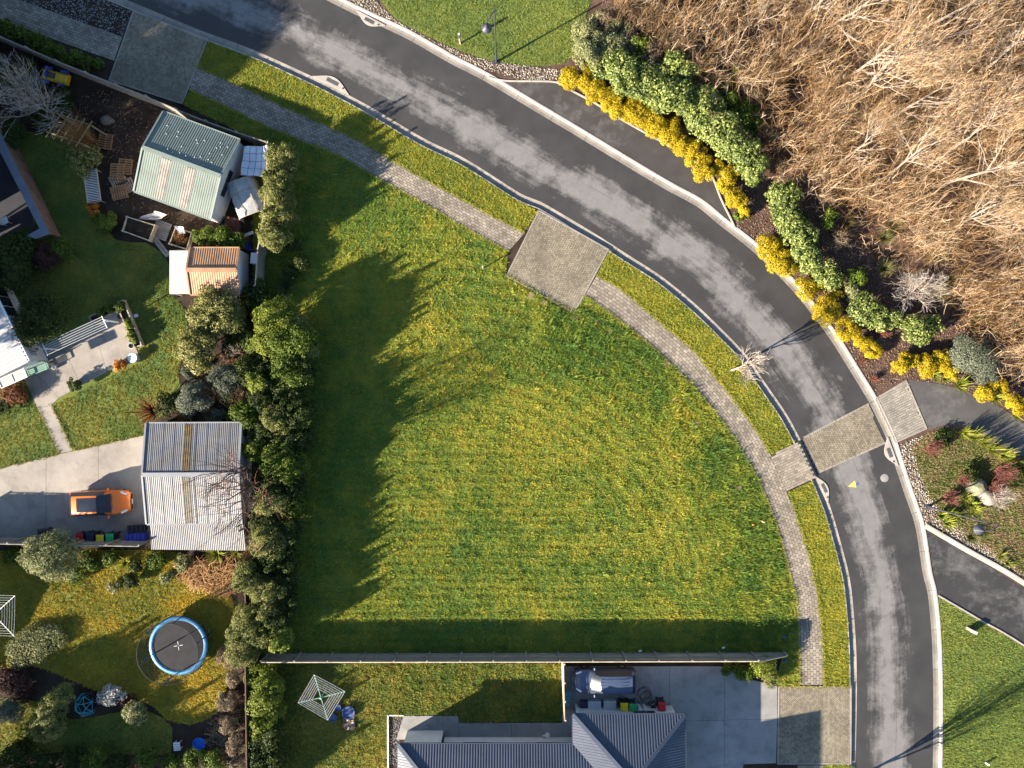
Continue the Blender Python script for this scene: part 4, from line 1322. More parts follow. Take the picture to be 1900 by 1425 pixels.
# ---- hedge line between the house gardens and the vacant lawn
bushes('hedge_shrub', 'clipped olive hedge shrub along the low timber fence', 'shrub', 'clipped olive hedge', 'olive', [(524,292,24,2.4),(522,328,27,2.6),(518,366,28,2.7),(514,404,27,2.6),(508,440,24,2.4)], anchor='the footpath')
bushes('shrub', 'dark undergrowth shrub in the shade below the clipped hedge', 'shrub', 'dark shrubs below the clipped hedge', 'dark', [(545,455,14,1.0),(556,487,15,1.1),(540,505,14,.8)])
bushes('flax_plant', 'dark spiky flax growing at the shaded lawn edge', 'flax', 'dark flax at the lawn edge', 'flaxdark', [(527,528,20,1.1),(519,558,20,1.0)])
bushes('shrub', 'dark shrub crowding the white end wall of the small shed', 'shrub', None, 'dark', [(476,548,26,2.0)])
bushes('shrub', 'cream speckled leafy shrub pressing against the small shed', 'shrub', 'speckled shrubs by the small shed', 'cream', [(405,566,34,2.6),(378,592,26,2.2),(425,598,26,2.2)])
bushes('shrub', 'cream speckled round shrub at the edge of the house lawn', 'shrub', 'speckled shrubs at the house lawn', 'cream', [(366,640,32,2.4),(372,668,22,1.8)])
bushes('hedge_tree', 'broad bright green bushy tree between the sheds and vacant lawn', 'tree', 'broad bushy trees in the hedge line', 'lime', [(512,592,36,2.9),(500,635,28,2.6)])
bushes('hedge_tree', 'tall dark green bushy tree overhanging the vacant lawn', 'tree', 'dark bushy trees at the lawn edge', 'green', [(548,640,38,3.0),(540,680,34,2.8),(470,640,16,2.0)])
bushes('shrub', 'silver grey shrub among the hedge plants above the garage', 'shrub', 'silver shrubs above the garage', 'grey', [(420,703,28,2.2),(360,742,28,2.0),(348,690,10,.8),(405,765,14,1.4)])
bushes('shrub', 'brown twiggy shrub between silver shrubs above the garage', 'shrub', 'brown twiggy shrubs above the garage', 'twig', [(392,728,26,1.8),(445,740,24,1.7),(395,775,22,1.4)])
bushes('shrub', 'yellow green shrub in the thick of the hedge above the garage', 'shrub', 'yellow green hedge shrubs above the garage', 'lime', [(482,712,19,2.4),(553,722,11,1.6)])
bushes('shrub', 'deep green shrub in the hedge beside the vacant lawn', 'shrub', 'deep green hedge shrubs', 'dark', [(530,710,32,2.8),(558,770,27,2.6),(556,815,26,2.6),(545,900,26,2.6),(520,1030,28,2.6),(535,985,24,2.4),(525,1075,27,2.6),(530,1120,24,2.4),(455,690,22,2.0)])
bushes('shrub', 'mid green shrub growing beside the garage wall', 'shrub', 'mid green shrubs beside the garage', 'green', [(462,768,26,2.4),(520,850,30,3.0),(542,868,26,2.8),(465,972,17,1.8),(535,935,26,2.6),(436,772,16,1.6)])
bushes('shrub', 'pale olive shrub in the hedge right beside the grey garage', 'shrub', 'pale olive shrubs beside the garage', 'olive', [(516,778,25,2.9),(476,805,14,2.0),(505,930,27,2.8),(500,1000,32,2.9)])
bushes('shrub', 'bright lime shrub at the corner of the grey garage', 'shrub', 'bright lime shrubs beside the garage', 'lime', [(480,833,22,2.5),(515,832,16,2.4)])
bushes('shrub', 'brown clipped twig hedge behind the garage lean-to', 'shrub', None, 'twig', [(470,1025,22,1.9)])
bushes('hedge_tree', 'pale olive bushy tree in the hedge beside the trampoline garden', 'tree', 'olive trees beside the trampoline garden', 'olive', [(463,1072,25,2.8),(498,1095,25,2.8),(462,1150,27,2.8),(500,1132,23,2.7),(450,1205,28,2.6),(440,1170,16,2.2),(490,1180,22,2.6)])
bushes('shrub', 'brown twig shrub between the olive trees', 'shrub', 'brown twig shrubs between the olive trees', 'twig', [(470,1112,18,1.8)])
bushes('shrub', 'lime leaved shrub at the end of the long paling fence', 'shrub', 'lime shrubs at the fence end', 'lime', [(524,1190,18,2.6),(508,1165,20,2.5)])
bushes('hedge_shrub', 'clipped yellow green hedge shrub by the back lawn', 'shrub', 'clipped hedge by the clothesline', 'lime', [(484,1256,26,2.2),(510,1272,18,2.0),(488,1298,27,2.2),(510,1320,18,2.0),(488,1345,26,2.2)], anchor='the long fence')
bushes('hedge_shrub', 'clipped dark green hedge shrub at the bottom of the back lawn', 'shrub', 'clipped dark hedge by the back lawn', 'dark', [(490,1392,30,2.2),(508,1360,18,2.0),(495,1440,32,2.2),(512,1405,16,2.0)])
bushes('shrub', 'low dark shrub beneath the taller hedge plants', 'shrub', 'low dark shrubs in the hedge line', 'dark', [(450,620,20,1.3),(430,640,18,1.2),(475,680,22,1.8),(500,690,24,2.2),(440,700,18,1.4),(425,740,16,1.3),(490,745,24,2.3),(505,720,20,2.2),(535,750,26,2.5),(455,800,14,1.6),(495,800,22,2.4),(520,810,24,2.6),(490,870,18,2.0),(515,890,26,2.6),(480,960,18,2.0),(500,965,22,2.4),(490,1040,22,2.2),(480,1090,16,2.0),(480,1130,16,2.0),(515,1150,22,2.4),(475,1175,20,2.2),(505,560,16,1.2),(560,690,26,2.8)])
bushes('shrub', 'olive leaved shrub on the lawn side of the dark hedge plants', 'shrub', 'olive shrubs on the lawn side of the hedge', 'cream', [(555,600,18,2.2),(575,650,16,2.4),(548,735,16,2.0),(540,845,16,2.2),(530,1005,16,2.0)])
# ---- house garden
bushes('shrub', 'large dark evergreen shrub against the pale roofed house', 'shrub', 'dark shrubs by the pale roofed house', 'dark', [(75,592,44,2.6),(22,505,34,2.4),(42,455,26,2.0),(18,470,28,2.2)])
bushes('shrub', 'rounded green shrub at the tip of the timber court', 'shrub', None, 'green', [(114,465,20,1.3)])
bushes('shrub', 'dark red leaved shrub beside the timber court', 'shrub', None, 'maroon', [(84,478,24,1.5)])
bushes('shrub', 'rusty fine leaved shrub under the clear awning', 'shrub', None, 'rust', [(22,728,24,1.0)])
bushes('shrub', 'dark shrub below the rusty shrub on the small lawn', 'shrub', None, 'dark', [(8,752,16,.9)])
bushes('shrub', 'orange brown twiggy shrub under the timber pergola', 'shrub', None, 'orangetwig', [(146,250,30,2.7)])
bushes('shrub', 'cream flowering leafy shrub below the pergola', 'shrub', None, 'cream', [(155,294,27,1.9)])
bushes('shrub', 'dark low shrub in the shade behind the pergola', 'shrub', 'dark shrubs behind the pergola', 'dark', [(112,190,24,1.2),(28,245,22,1.4),(75,215,22,1.2),(20,150,26,1.6),(50,130,22,1.4)])
bushes('shrub', 'small golden shrub by the lattice frame', 'shrub', None, 'orange', [(172,388,11,.8)])
bushes('shrub', 'lime shrub beside the raised vegetable bed', 'shrub', 'lime shrubs beside the raised bed', 'lime', [(205,408,14,.9),(192,412,12,.7)])
bushes('shrub', 'low dark green shrub along the curved lawn edge', 'shrub', 'low shrubs at the curved lawn edge', 'green', [(180,405,12,.6),(192,424,11,.5)])
bushes('shrub', 'green leafy shrub between the green shed and the small shed', 'shrub', 'shrubs between the two sheds', 'green', [(388,441,18,1.4),(412,441,20,1.5),(436,450,20,1.4),(368,440,12,.9)])
bushes('fern_plant', 'rust brown fern rosette at the lawn corner by the garage', 'fern', None, 'rustfrond', [(276,764,26,1.7)])
bushes('fern_plant', 'bright orange fern at the top edge of the garage roof', 'fern', None, 'orangefrond', [(343,768,15,1.3)])
bushes('shrub', 'dark conifer shrub between the brown fern and the garage', 'shrub', None, 'dark', [(312,752,22,1.3)])
bushes('shrub', 'low green shrub in the shaded strip along the footpath', 'shrub', 'low shrubs along the shaded footpath', 'green', [(8,50,15,.8),(36,62,14,.8),(62,74,15,.8),(88,86,14,.8),(112,97,13,.8),(138,106,14,.8),(160,116,12,.7),(182,118,10,.6),(120,110,10,.6),(20,66,12,.7),(95,103,11,.6)])
# ---- trampoline garden
bushes('olive_tree', 'feathery silver olive tree beside the driveway fence', 'tree', None, 'sage', [(97,1030,40,3.9)])
bushes('shrub', 'scruffy green shrub along the foot of the driveway fence', 'shrub', 'scruffy shrubs along the driveway fence', 'green', [(165,1040,18,.9),(205,1035,16,.8),(140,1062,18,.9),(290,1040,16,.7),(20,1032,16,.8)])
bushes('flax_plant', 'yellow green palm-like flax behind the garage lean-to', 'flax', 'flax behind the lean-to', 'flaxleaf', [(398,1030,18,.9),(228,1048,14,.8),(435,1030,12,.7)])
bushes('shrub', 'dark spiky shrub on the golden lawn', 'shrub', 'dark shrubs on the golden lawn', 'dark', [(242,1078,13,.9),(252,1052,11,.8)])
bushes('shrub', 'grey green cactus-like shrub by the heap of brown fronds', 'shrub', 'grey green shrubs by the brown fronds', 'sage', [(340,1045,15,.8),(310,1072,12,.6),(212,1090,12,.6)])
bushes('shrub', 'low sage green mound at the dark edge of the golden lawn', 'shrub', 'low sage mounds on the golden lawn', 'sage', [(62,1195,34,.6),(90,1185,26,.6),(35,1215,24,.5)])
bushes('shrub', 'maroon shrub in the dark bed below the golden lawn', 'shrub', 'maroon shrubs in the dark bed', 'maroon', [(35,1272,26,.9),(10,1262,22,.9),(235,1300,12,.6),(175,1300,16,.4)])
bushes('hedge_tree', 'pale olive tree standing in the shady lower garden', 'tree', 'olive trees in the lower garden', 'olive', [(112,1292,20,2.4),(98,1318,22,2.6),(92,1352,22,2.4),(72,1340,14,2.0)])
bushes('shrub', 'blue grey leafy shrub in the shady lower garden', 'shrub', None, 'grey', [(14,1322,22,1.2)])
bushes('shrub', 'small white blossoming shrub beside the climbing dome', 'shrub', None, 'white', [(206,1290,19,1.2)])
bushes('shrub', 'silver leaved round shrub below the trampoline', 'shrub', None, 'sage', [(250,1324,20,1.2)])
bushes('shrub', 'dark shrub along the bottom bed of the lower garden', 'shrub', 'dark shrubs along the bottom bed', 'dark', [(25,1412,30,1.3),(75,1420,26,1.2),(120,1415,22,1.0),(215,1420,22,1.1),(150,1400,14,.8),(45,1385,16,.8)])
bushes('shrub', 'green leaved shrub lit by the sun in the bottom bed', 'shrub', 'green shrubs in the bottom bed', 'green', [(172,1408,22,1.2),(270,1408,19,1.2),(360,1405,18,1.2),(320,1418,18,1.0),(395,1415,20,1.0)])
bushes('shrub', 'tan dry shrub in the bed beside the boundary fence', 'shrub', 'tan dry shrubs by the boundary fence', 'tan', [(425,1222,20,1.0),(420,1300,18,1.0),(432,1260,14,.9),(440,1380,18,1.0),(420,1345,16,.9)])
bushes('shrub', 'small bluish shrub beside the dry fence bed', 'shrub', 'small shrubs in the fence bed', 'sage', [(413,1288,8,.5),(434,1335,9,.6)])
# ---- beside the southern driveway
bushes('shrub', 'lime green shrub at the low end of the long fence', 'shrub', None, 'lime', [(1419,1240,21,1.2)])
bushes('shrub', 'dark ground shrub against the fence by the concrete driveway', 'shrub', 'ground shrubs by the concrete driveway', 'green', [(1352,1240,12,.5),(1372,1244,13,.6),(1390,1252,14,.6)])
bushes('shrub', 'pale olive shrub spilling over the driveway corner', 'shrub', None, 'olive', [(1428,1258,15,.9)])
# ---- outside the bend
bushes('golden_shrub', 'golden clipped shrub along the parking bay', 'shrub', 'golden shrubs along the parking bay', 'yellow',
    [(1056,146,17,1.1),(1077,142,22,1.3),(1103,166,19,1.2),(1127,183,21,1.3),(1153,194,23,1.3),(1184,210,22,1.3),(1216,229,21,1.2),(1243,246,20,1.2),(1269,273,18,1.1),(1292,284,19,1.2),(1311,312,21,1.2),(1350,324,18,1.1),(1344,342,12,.9),(1366,368,17,1.0),(1380,387,13,.9)], anchor='the smooth lawn')
bushes('golden_shrub', 'golden round shrub in mulch beside the road kerb', 'shrub', 'golden shrubs beside the road kerb', 'yellow',
    [(1426,458,20,1.2),(1447,483,21,1.2),(1464,501,14,1.0),(1496,536,19,1.1),(1519,529,12,.9),(1553,549,10,.8),(1533,577,23,1.3),(1570,612,21,1.2),(1602,634,14,.8),(1622,650,13,.8)], anchor='the parking bay')
bushes('golden_shrub', 'golden yellow shrub above the chip-seal track', 'shrub', 'golden shrubs above the chip-seal track', 'yellow',
    [(1673,674,17,1.0),(1692,671,12,.9),(1719,678,18,1.0),(1747,668,16,1.0),(1767,690,13,.8),(1829,726,17,1.0),(1853,718,14,.9),(1884,750,17,1.0)], anchor='the road kerb')
bushes('flax_plant', 'bright yellow green flax clump above the chip-seal track', 'flax', 'flax clumps above the track', 'flaxleaf', [(1737,695,15,.8),(1758,701,13,.7),(1786,715,17,.9),(1853,737,13,.7),(1890,768,15,.8)])
bushes('laurel_shrub', 'glossy light green laurel shrub behind the golden row', 'shrub', 'laurel shrubs behind the golden row', 'laurel',
    [(1128,112,28,2.4),(1158,131,28,2.4),(1186,152,28,2.4),(1216,163,30,2.6),(1250,180,30,2.6),(1284,190,28,2.6),(1253,124,22,2.4),(1272,140,20,2.4),(1304,212,28,2.5),(1330,231,28,2.5),(1352,253,28,2.5),(1375,276,28,2.4),(1394,303,24,2.2),(1396,324,16,1.8),(1320,190,22,2.4),(1232,145,20,2.4)])
bushes('laurel_shrub', 'glossy laurel shrub on the mulch bank below the thicket', 'shrub', 'laurel shrubs on the mulch bank', 'laurel',
    [(1455,362,25,1.9),(1456,388,22,1.8),(1468,412,21,1.8),(1484,434,23,1.9),(1494,460,22,1.8),(1503,485,21,1.7),(1537,511,22,1.6),(1606,574,26,1.6),(1632,592,19,1.5),(1657,591,17,1.4),(1704,613,24,1.6),(1733,603,15,1.3)], anchor='the parking bay')
bushes('shrub', 'pale sage green shrub at the lawn end of the laurel row', 'shrub', 'sage shrubs at the end of the laurel row', 'sage', [(1092,94,27,2.3),(1088,62,22,2.2),(1108,50,22,2.0),(1135,85,24,2.0),(1150,60,22,2.0)])
bushes('shrub', 'grey brown twiggy shrub between laurel row and thicket', 'shrub', 'grey brown twiggy shrubs behind the laurels', 'twig', [(1150,30,28,2.0),(1190,50,28,2.0),(1225,80,28,2.2),(1175,15,26,2.0),(1265,95,26,2.2),(1300,130,26,2.2),(1215,30,28,2.2),(1330,150,20,2.0),(1420,260,18,1.6),(1440,310,16,1.4),(1560,440,18,1.0),(1530,370,18,1.2)])
bushes('shrub', 'tan leaved dry shrub between laurel row and thicket', 'shrub', 'tan dry shrubs behind the laurels', 'tan', [(1165,75,22,1.9),(1205,105,22,1.9),(1130,40,22,1.9),(1250,70,20,1.9),(1400,180,16,1.6),(1295,100,16,1.8)])
bushes('shrub', 'dull green shrub on the thicket side of the laurel row', 'shrub', 'dull green shrubs behind the laurels', 'green', [(1381,212,25,2.2),(1352,186,18,2.0),(1344,152,17,2.0),(1365,140,14,1.8),(1190,85,20,2.0),(1400,232,14,1.6)])
bushes('shrub', 'small dark shrub standing in deep shade of the mulch bank', 'shrub', 'dark shrubs on the mulch bank', 'green', [(1540,406,16,1.3),(1590,514,18,1.2),(1497,402,8,.5),(1374,400,12,.5)])
bushes('shrub', 'greyish sage shrub beside the pale bare bush', 'shrub', None, 'sage', [(1584,543,17,1.1)])
bushes('conifer_shrub', 'blue grey feathery conifer above the track', 'shrub', 'blue grey conifers above the track', 'grey', [(1808,662,33,2.0),(1832,696,20,1.2),(1790,640,18,1.4)])
bushes('shrub', 'red leaved low shrub near the golden shrubs', 'shrub', 'red low shrubs by the kerb', 'redtwig', [(1640,618,13,.7),(1622,703,10,.4),(1600,670,9,.4)])
bushes('tussock_grass', 'green tussock grass at the edge of the brown thicket', 'grass tussock', 'tussocks at the thicket edge', 'tussock', [(1738,474,18,1.0),(1644,441,16,1.0),(1645,498,15,.9),(1742,541,17,1.0),(1575,413,11,.7),(1815,598,17,1.0),(1660,415,14,.9),(1770,520,12,.8)])
# ---- planted corner
bushes('shrub', 'red twigged dogwood shrub on the planted corner', 'shrub', 'red dogwoods on the planted corner', 'redtwig', [(1731,834,17,.9),(1866,878,22,1.3),(1765,925,17,.8),(1850,905,20,.9),(1790,890,16,.6)])
bushes('flax_plant', 'yellow green flax in the hedge along the track', 'flax', 'flax hedge beside the track', 'flaxleaf', [(1796,806,15,1.3),(1814,811,14,1.3),(1832,822,15,1.3),(1850,834,15,1.3),(1868,846,15,1.3),(1885,858,15,1.3),(1903,870,15,1.3),(1922,884,15,1.3)], anchor='the paved apron')
bushes('flax_plant', 'lime green flax clump by the leaning boulders', 'flax', 'flax clumps by the boulders', 'flaxleaf', [(1796,925,11,.6),(1806,938,12,.7),(1813,948,10,.6)])
bushes('flax_plant', 'lime green flax clump beneath the lamp arm near the pebbles', 'flax', 'flax clumps near the pebbles', 'flaxleaf', [(1750,958,13,.8),(1762,972,15,.9),(1768,955,12,.8),(1860,1033,10,.6),(1872,1046,9,.5)])
bushes('tussock_grass', 'straw coloured tussock beside the river stones', 'grass tussock', None, 'tussock', [(1806,998,14,.7)])
bushes('shrub', 'dark glossy shrub at the back of the planted corner', 'shrub', 'dark shrubs of the planted corner', 'dark', [(1885,880,18,1.1),(1800,880,14,.6),(1752,812,16,.5)])

# ---- dry fronds behind the garage
def strewn(poly, n, L, w, seed, mat, name, label, zr=(.05, .6)):
    g = np.random.default_rng(seed)
    xy = scatter(poly, n / 8.0, seed)
    n = len(xy)
    a = g.normal(.4, .9, n); t = np.linspace(-.5, .5, 5)[None]
    ln = L * (.5 + .8 * g.random((n, 1)))
    z0 = zr[0] + (zr[1] - zr[0]) * g.random((n, 1))
    A = np.stack([xy[:, :1] + np.cos(a)[:, None] * ln * t, xy[:, 1:] + np.sin(a)[:, None] * ln * t, z0 + .25 * ln * (.25 - t ** 2) + .12 * g.normal(0, 1, (n, 1)) * t], -1)
    A[..., 2] = np.maximum(A[..., 2], .02)
    A[:, :, :2] += g.normal(0, .05, (n, 5, 2))
    V, F, r = ribbons(A, w, w * .4, seed)
    return struct(name, mesh_np(name, V, F, r), mat, label, 'dry fronds', 'stuff')
strewn(W2([(335,1042),(395,1035),(447,1042),(450,1085),(430,1102),(370,1088),(340,1066)]), 700, 1.1, .045, 81, LM['orangetwig'], 'dry_fronds', 'heap of dead brown fronds behind the garage lean-to')
strewn(W2([(392,1350),(445,1310),(452,1425),(400,1440),(385,1400)]), 240, .9, .04, 82, LM['tan'], 'fallen_leaves', 'dry brown litter in the fence bed of the lower garden', (.02, .25))
strewn(W2([(395,668),(445,640),(470,640),(455,690),(400,705)]), 160, .5, .05, 83, LM['rust'], 'fallen_leaves', 'rust brown leaf litter under the dead branches', (.01, .1))

# ---- bare trees
def bare_tree(h, seed, kids=(7, 6, 6, 5), spread=.8, r0=None, split=.25, lean=(0, 0), up=.10, twig=.022, maxlev=4, stems=1):
    g = random.Random(seed)
    limbs = MB(); tw = []
    def rv():
        return Vector((g.gauss(0, 1), g.gauss(0, 1), g.gauss(0, 1)))
    def grow(p, d, L, r, lev):
        ns = 6 if lev == 0 else (5 if lev == 1 else 3)
        pts = [p]; rad = [r]
        for i in range(ns):
            d = (d + rv() * (.05 if lev == 0 else .13) + Vector((0, 0, up))).normalized()
            p = p + d * L / ns
            pts.append(p); rad.append(r * (1 - .62 * (i + 1) / ns))
        if lev <= 2:
            limbs.tube(pts, rad, (6, 5, 4)[lev], cap=False)
        else:
            tw.append([tuple(q) for q in (pts if len(pts) == 4 else pts[:4])] + [r])
        if lev < maxlev:
            n = kids[lev]
            for c in range(n):
                t = split + (1 - split) * (c + g.random()) / n
                k = min(int(t * ns), ns - 1); f = t * ns - k
                q = pts[k].lerp(pts[k + 1], f)
                dd = (pts[k + 1] - pts[k]).normalized()
                side = dd.cross(rv()).normalized()
                an = (.5 + .5 * g.random()) * spread
                nd = (dd * math.cos(an) + side * math.sin(an)).normalized()
                if nd.z < -.1: nd.z = -.1
                grow(q, nd, L * ((.52 if lev == 0 else .46) + .28 * g.random()) * (1.15 - .4 * t), rad[k] * .62, lev + 1)
    for s_ in range(stems):
        d0 = Vector((lean[0] + (g.gauss(0, .3) if stems > 1 else 0), lean[1] + (g.gauss(0, .3) if stems > 1 else 0), 1)).normalized()
        grow(Vector((g.gauss(0, .1) if stems > 1 else 0, g.gauss(0, .1) if stems > 1 else 0, 0)), d0, h * .72, r0 or h * .02, 0)
    A = np.array([q[:4] for q in tw], np.float32)
    w = np.array([max(q[4] * 1.6, twig) for q in tw])
    V, F, r = ribbons(A, w, w * .45, seed)
    return limbs.mesh('trunk'), mesh_np('twigs', V, F, r)

def plant_tree(name, label, cat, base, meshes, bark, twigm, rz=0, s=1.0, group=None):
    t = thing(name, label, cat, base, rz, group)
    t.scale = (s, s, s)
    tr, tw = meshes
    if not tr.materials: tr.materials.append(bark)
    if not tw.materials: tw.materials.append(twigm)
    inst('trunk', tr, t); inst('crown', tw, t)
    return t

WOOD = [bare_tree(9.5, 300 + i, spread=.85, lean=l, r0=.135, twig=.018) for i, l in enumerate(((.0, .0), (.12, .05), (-.1, .12), (.2, -.1), (-.2, -.02)))]
wood_spots = [(1735,252,1.0,0),(1752,284,1.0,1),(1645,222,.85,2),(1592,188,.9,4),(1652,140,.9,0),(1566,150,.95,2),(1728,346,.95,3),(1800,150,1.0,1),(1838,330,.9,0),(1700,60,1.0,3),(1480,40,.75,4),(1530,60,.85,1),
              (1612,40,.9,0),(1850,440,.85,2),(1862,560,.75,1),(1770,420,.8,4),(1880,230,1.0,3),(1560,300,.65,0),(1640,330,.7,1),(1880,640,.65,2),(1400,50,.55,3),(1920,60,1.0,0),(1960,330,.9,2)]
for i, (x, y, s_, k) in enumerate(wood_spots):
    plant_tree('bare_tree', 'tall leafless tree with pale limbs rising from the brown thicket', 'tree', P(x, y), WOOD[k], BARK_P, LM['thicket'], i * 2.1, s_, 'leafless trees in the thicket')

plant_tree('young_tree', 'bare young street tree casting its shadow on the road', 'tree', P(1357, 687), bare_tree(3.9, 411, (11, 6, 5, 3), .8, .085, .22, (.16, .10), .12, .02, 3), BARK_P, LM['paletwig'])
plant_tree('young_tree', 'bare street tree standing past the paved apron by the road', 'tree', P(1598, 1442), bare_tree(5.4, 417, (12, 6, 4, 3), .8, .12, .15, (.0, .0), .18, .024, 3), BARK_P, LM['paletwig'])
plant_tree('bare_tree', 'big leafless brown tree leaning over the grey garage roof', 'tree', P(494, 878), bare_tree(8.0, 421, (9, 5, 4, 2), .7, .085, .15, (-.02, .0), .16, .014, 3, stems=3), BARK, LM['redtwig'])
plant_tree('bare_tree', 'leafless pinkish tree beside the timber pergola', 'tree', P(95, 215), bare_tree(5.0, 431, (9, 7, 5, 3), .95, .08, .12, (-.05, .0), .08, .02, 3, stems=3), BARK_P, LM['paletwig'])
plant_tree('bare_shrub', 'pale leafless tangled bush on the mulch bank', 'shrub', P(1690, 552), bare_tree(2.9, 441, (10, 7, 5, 3), 1.1, .06, .08, (0, 0), .03, .018, 3, stems=3), BARK_P, LM['paletwig'])
plant_tree('bare_shrub', 'small dead branching shrub near the laurels', 'shrub', P(1552, 458), bare_tree(1.5, 442, (8, 5, 4, 2), 1.1, .04, .1, (0, 0), .02, .016, 3, stems=2), BARK_P, LM['twig'])
plant_tree('bare_shrub', 'dead tangled branches between the speckled shrubs', 'shrub', P(452, 655), bare_tree(2.2, 443, (7, 5, 3, 2), 1.1, .05, .1, (0, 0), .03, .016, 3, stems=2), BARK_P, LM['twig'])
plant_tree('bare_shrub', 'pale fine branched shrub growing beside the boulders', 'shrub', P(1846, 915), bare_tree(1.9, 444, (9, 6, 4, 2), 1.0, .04, .1, (.1, 0), .04, .014, 3, stems=2), BARK_P, LM['paletwig'])
# tall conifers beyond the left edge whose shadows reach the road
for i, (x, y, r_, h_) in enumerate(((-60,125,60,6.5),(-130,60,70,8.0),(-45,60,40,5.0),(-190,150,70,8.0),(-110,210,60,6.0))):
    bush('evergreen_tree', 'tall evergreen tree beyond the timber fence', 'tree', 'evergreens beyond the timber fence', 'dark', x, y, r_, h_, 0)
for i, (x, y, r_, h_) in enumerate(((-70,335,72,9.6),(-150,330,80,10.5),(-105,395,60,9.0),(-235,640,58,9.0),(-190,560,60,8.6),(-250,560,60,9.5),(-130,500,56,7.6),(-231,694,54,9.0),(-172,738,48,9.0))):  # trees out of view; those towards the lawn added and shaped to shade it
    t = thing('unseen_shadow_tree', 'unseen tall high-crowned tree shading road and lawn from beyond the timber court', 'tree', P(x, y), 0, 'unseen shading trees beyond the timber court')
    obj('crown', crown(r_ / S, h_, LEAF['green'], 700 + i, base=.55, cover=1.2), LM['green'], t)
    obj('trunk', stem(h_ * 1.05, 1.4, 700 + i, .2), BARK, t)
for i, (x, y, r_, h_) in enumerate(((-25,1330,34,4.2),(30,1480,40,4.5),(140,1475,40,4.2),(-60,1440,50,5.0))):
    bush('evergreen_tree', 'evergreen tree beyond the lower garden bed', 'tree', 'evergreens beyond the lower garden', 'green', x, y, r_, h_, 0)

# ---- brown thicket below the bare trees
def thicket(poly, per, seed):
    g = np.random.default_rng(seed)
    xy = scatter(poly, per, seed)
    n = len(xy); k = 4
    cl = np.sin(xy[:, 0] * .9 + 1.3 * np.sin(xy[:, 1] * .55)) + np.sin(xy[:, 1] * 1.1 + 1.7 * np.sin(xy[:, 0] * .45))
    keep = cl > -.9 + .7 * g.random(n)
    xy, cl = xy[keep], cl[keep]; n = len(xy)
    h = (1.2 + 2.5 * g.random(n) ** 1.4) * (1 + .12 * cl)
    t = np.linspace(0, 1, k)[None]
    ti = g.normal(0, .42, (n, 2)) + .2 * np.c_[np.cos(cl * 3), np.sin(cl * 3)]
    A = np.stack([xy[:, :1] + ti[:, :1] * h[:, None] * t, xy[:, 1:] + ti[:, 1:] * h[:, None] * t, h[:, None] * t], -1)
    A[:, 1:] += g.normal(0, .13, (n, k - 1, 3))
    base_r = np.clip(.44 + .15 * cl + g.normal(0, .22, n), 0, 1)
    V, F, r = ribbons(A, .032, .012, seed, base_r)
    m = 10
    ii = np.repeat(np.arange(n), m); f = (.3 + .68 * g.random(n * m)) * (k - 1)
    i0 = np.minimum(f.astype(int), k - 2); fr = (f - i0)[:, None]
    P0 = A[ii, i0] * (1 - fr) + A[ii, i0 + 1] * fr
    d = unit(unit(A[ii, i0 + 1] - A[ii, i0]) * .7 + g.normal(0, .6, (n * m, 3)))
    L = .35 + .75 * g.random((n * m, 1))
    B = np.stack([P0, P0 + d * L * .5 + g.normal(0, .04, (n * m, 3)), P0 + d * L + g.normal(0, .06, (n * m, 3))], 1)
    V2, F2, r2 = ribbons(B, .02, .008, seed + 1, np.clip(base_r[ii] + g.normal(0, .2, n * m), 0, 1))
    return mesh_np('undergrowth', np.r_[V, V2], np.r_[F, F2 + len(V)], np.r_[r, r2])
tp_ = W2([(1120,-60),(1140,20),(1185,75),(1240,105),(1300,135),(1355,165),(1395,225),(1415,270),(1450,305),(1500,345),(1530,380),(1570,430),(1630,455),(1700,470),(1745,510),(1760,570),(1800,620),(1850,680),(1990,760),(2080,760),(2080,-60)])
strewn(W2([(1150,40),(1300,140),(1390,220),(1430,330),(1520,400),(1560,470),(1640,520),(1740,560),(1790,640),(1850,690),(1900,740),(1900,600),(1780,480),(1640,400),(1500,300),(1420,200),(1300,90),(1200,20)]), 110, .7, .03, 84, LM['thicket'], 'fallen_twigs', 'fallen twigs and dead stems along the foot of the thicket', (.02, .5))
struct('undergrowth', thicket(tp_, 14, 91), LM['thicket'], 'dense brown leafless thicket covering the bank outside the bend', 'thicket', 'stuff')
# ================================================================ vehicles, street furniture and garden things
import bmesh
RUBBER = M('tyre_rubber', (.02, .02, .02), .2, 6, .8, .2)
ALLOY = M('alloy_rim', (.4, .4, .4), .1, 6, .35, .5, .8)
BLACK = M('black_plastic', (.018, .018, .02), .2, 6, .5, .3)
LAMPG = M('headlight_glass', (.6, .62, .65), .1, 6, .15, .6)
REDL = M('tail_light_red', (.4, .015, .012), .1, 6, .25, .5)
SILV = M('silver_metal', (.45, .45, .45), .1, 5, .35, .5, .7)
def paint(name, c, metal=.2):
    b = NB(name)
    co = b.coord(False)
    n = b.noise(co, 1.2, 4)
    col = b.ramp(n, [(.3, mul(c, .93)), (.7, mul(c, 1.05))])
    b.b.inputs['Coat Weight'].default_value = .35
    b.b.inputs['Coat Roughness'].default_value = .08
    return b.done(col, .38, .5, metal)

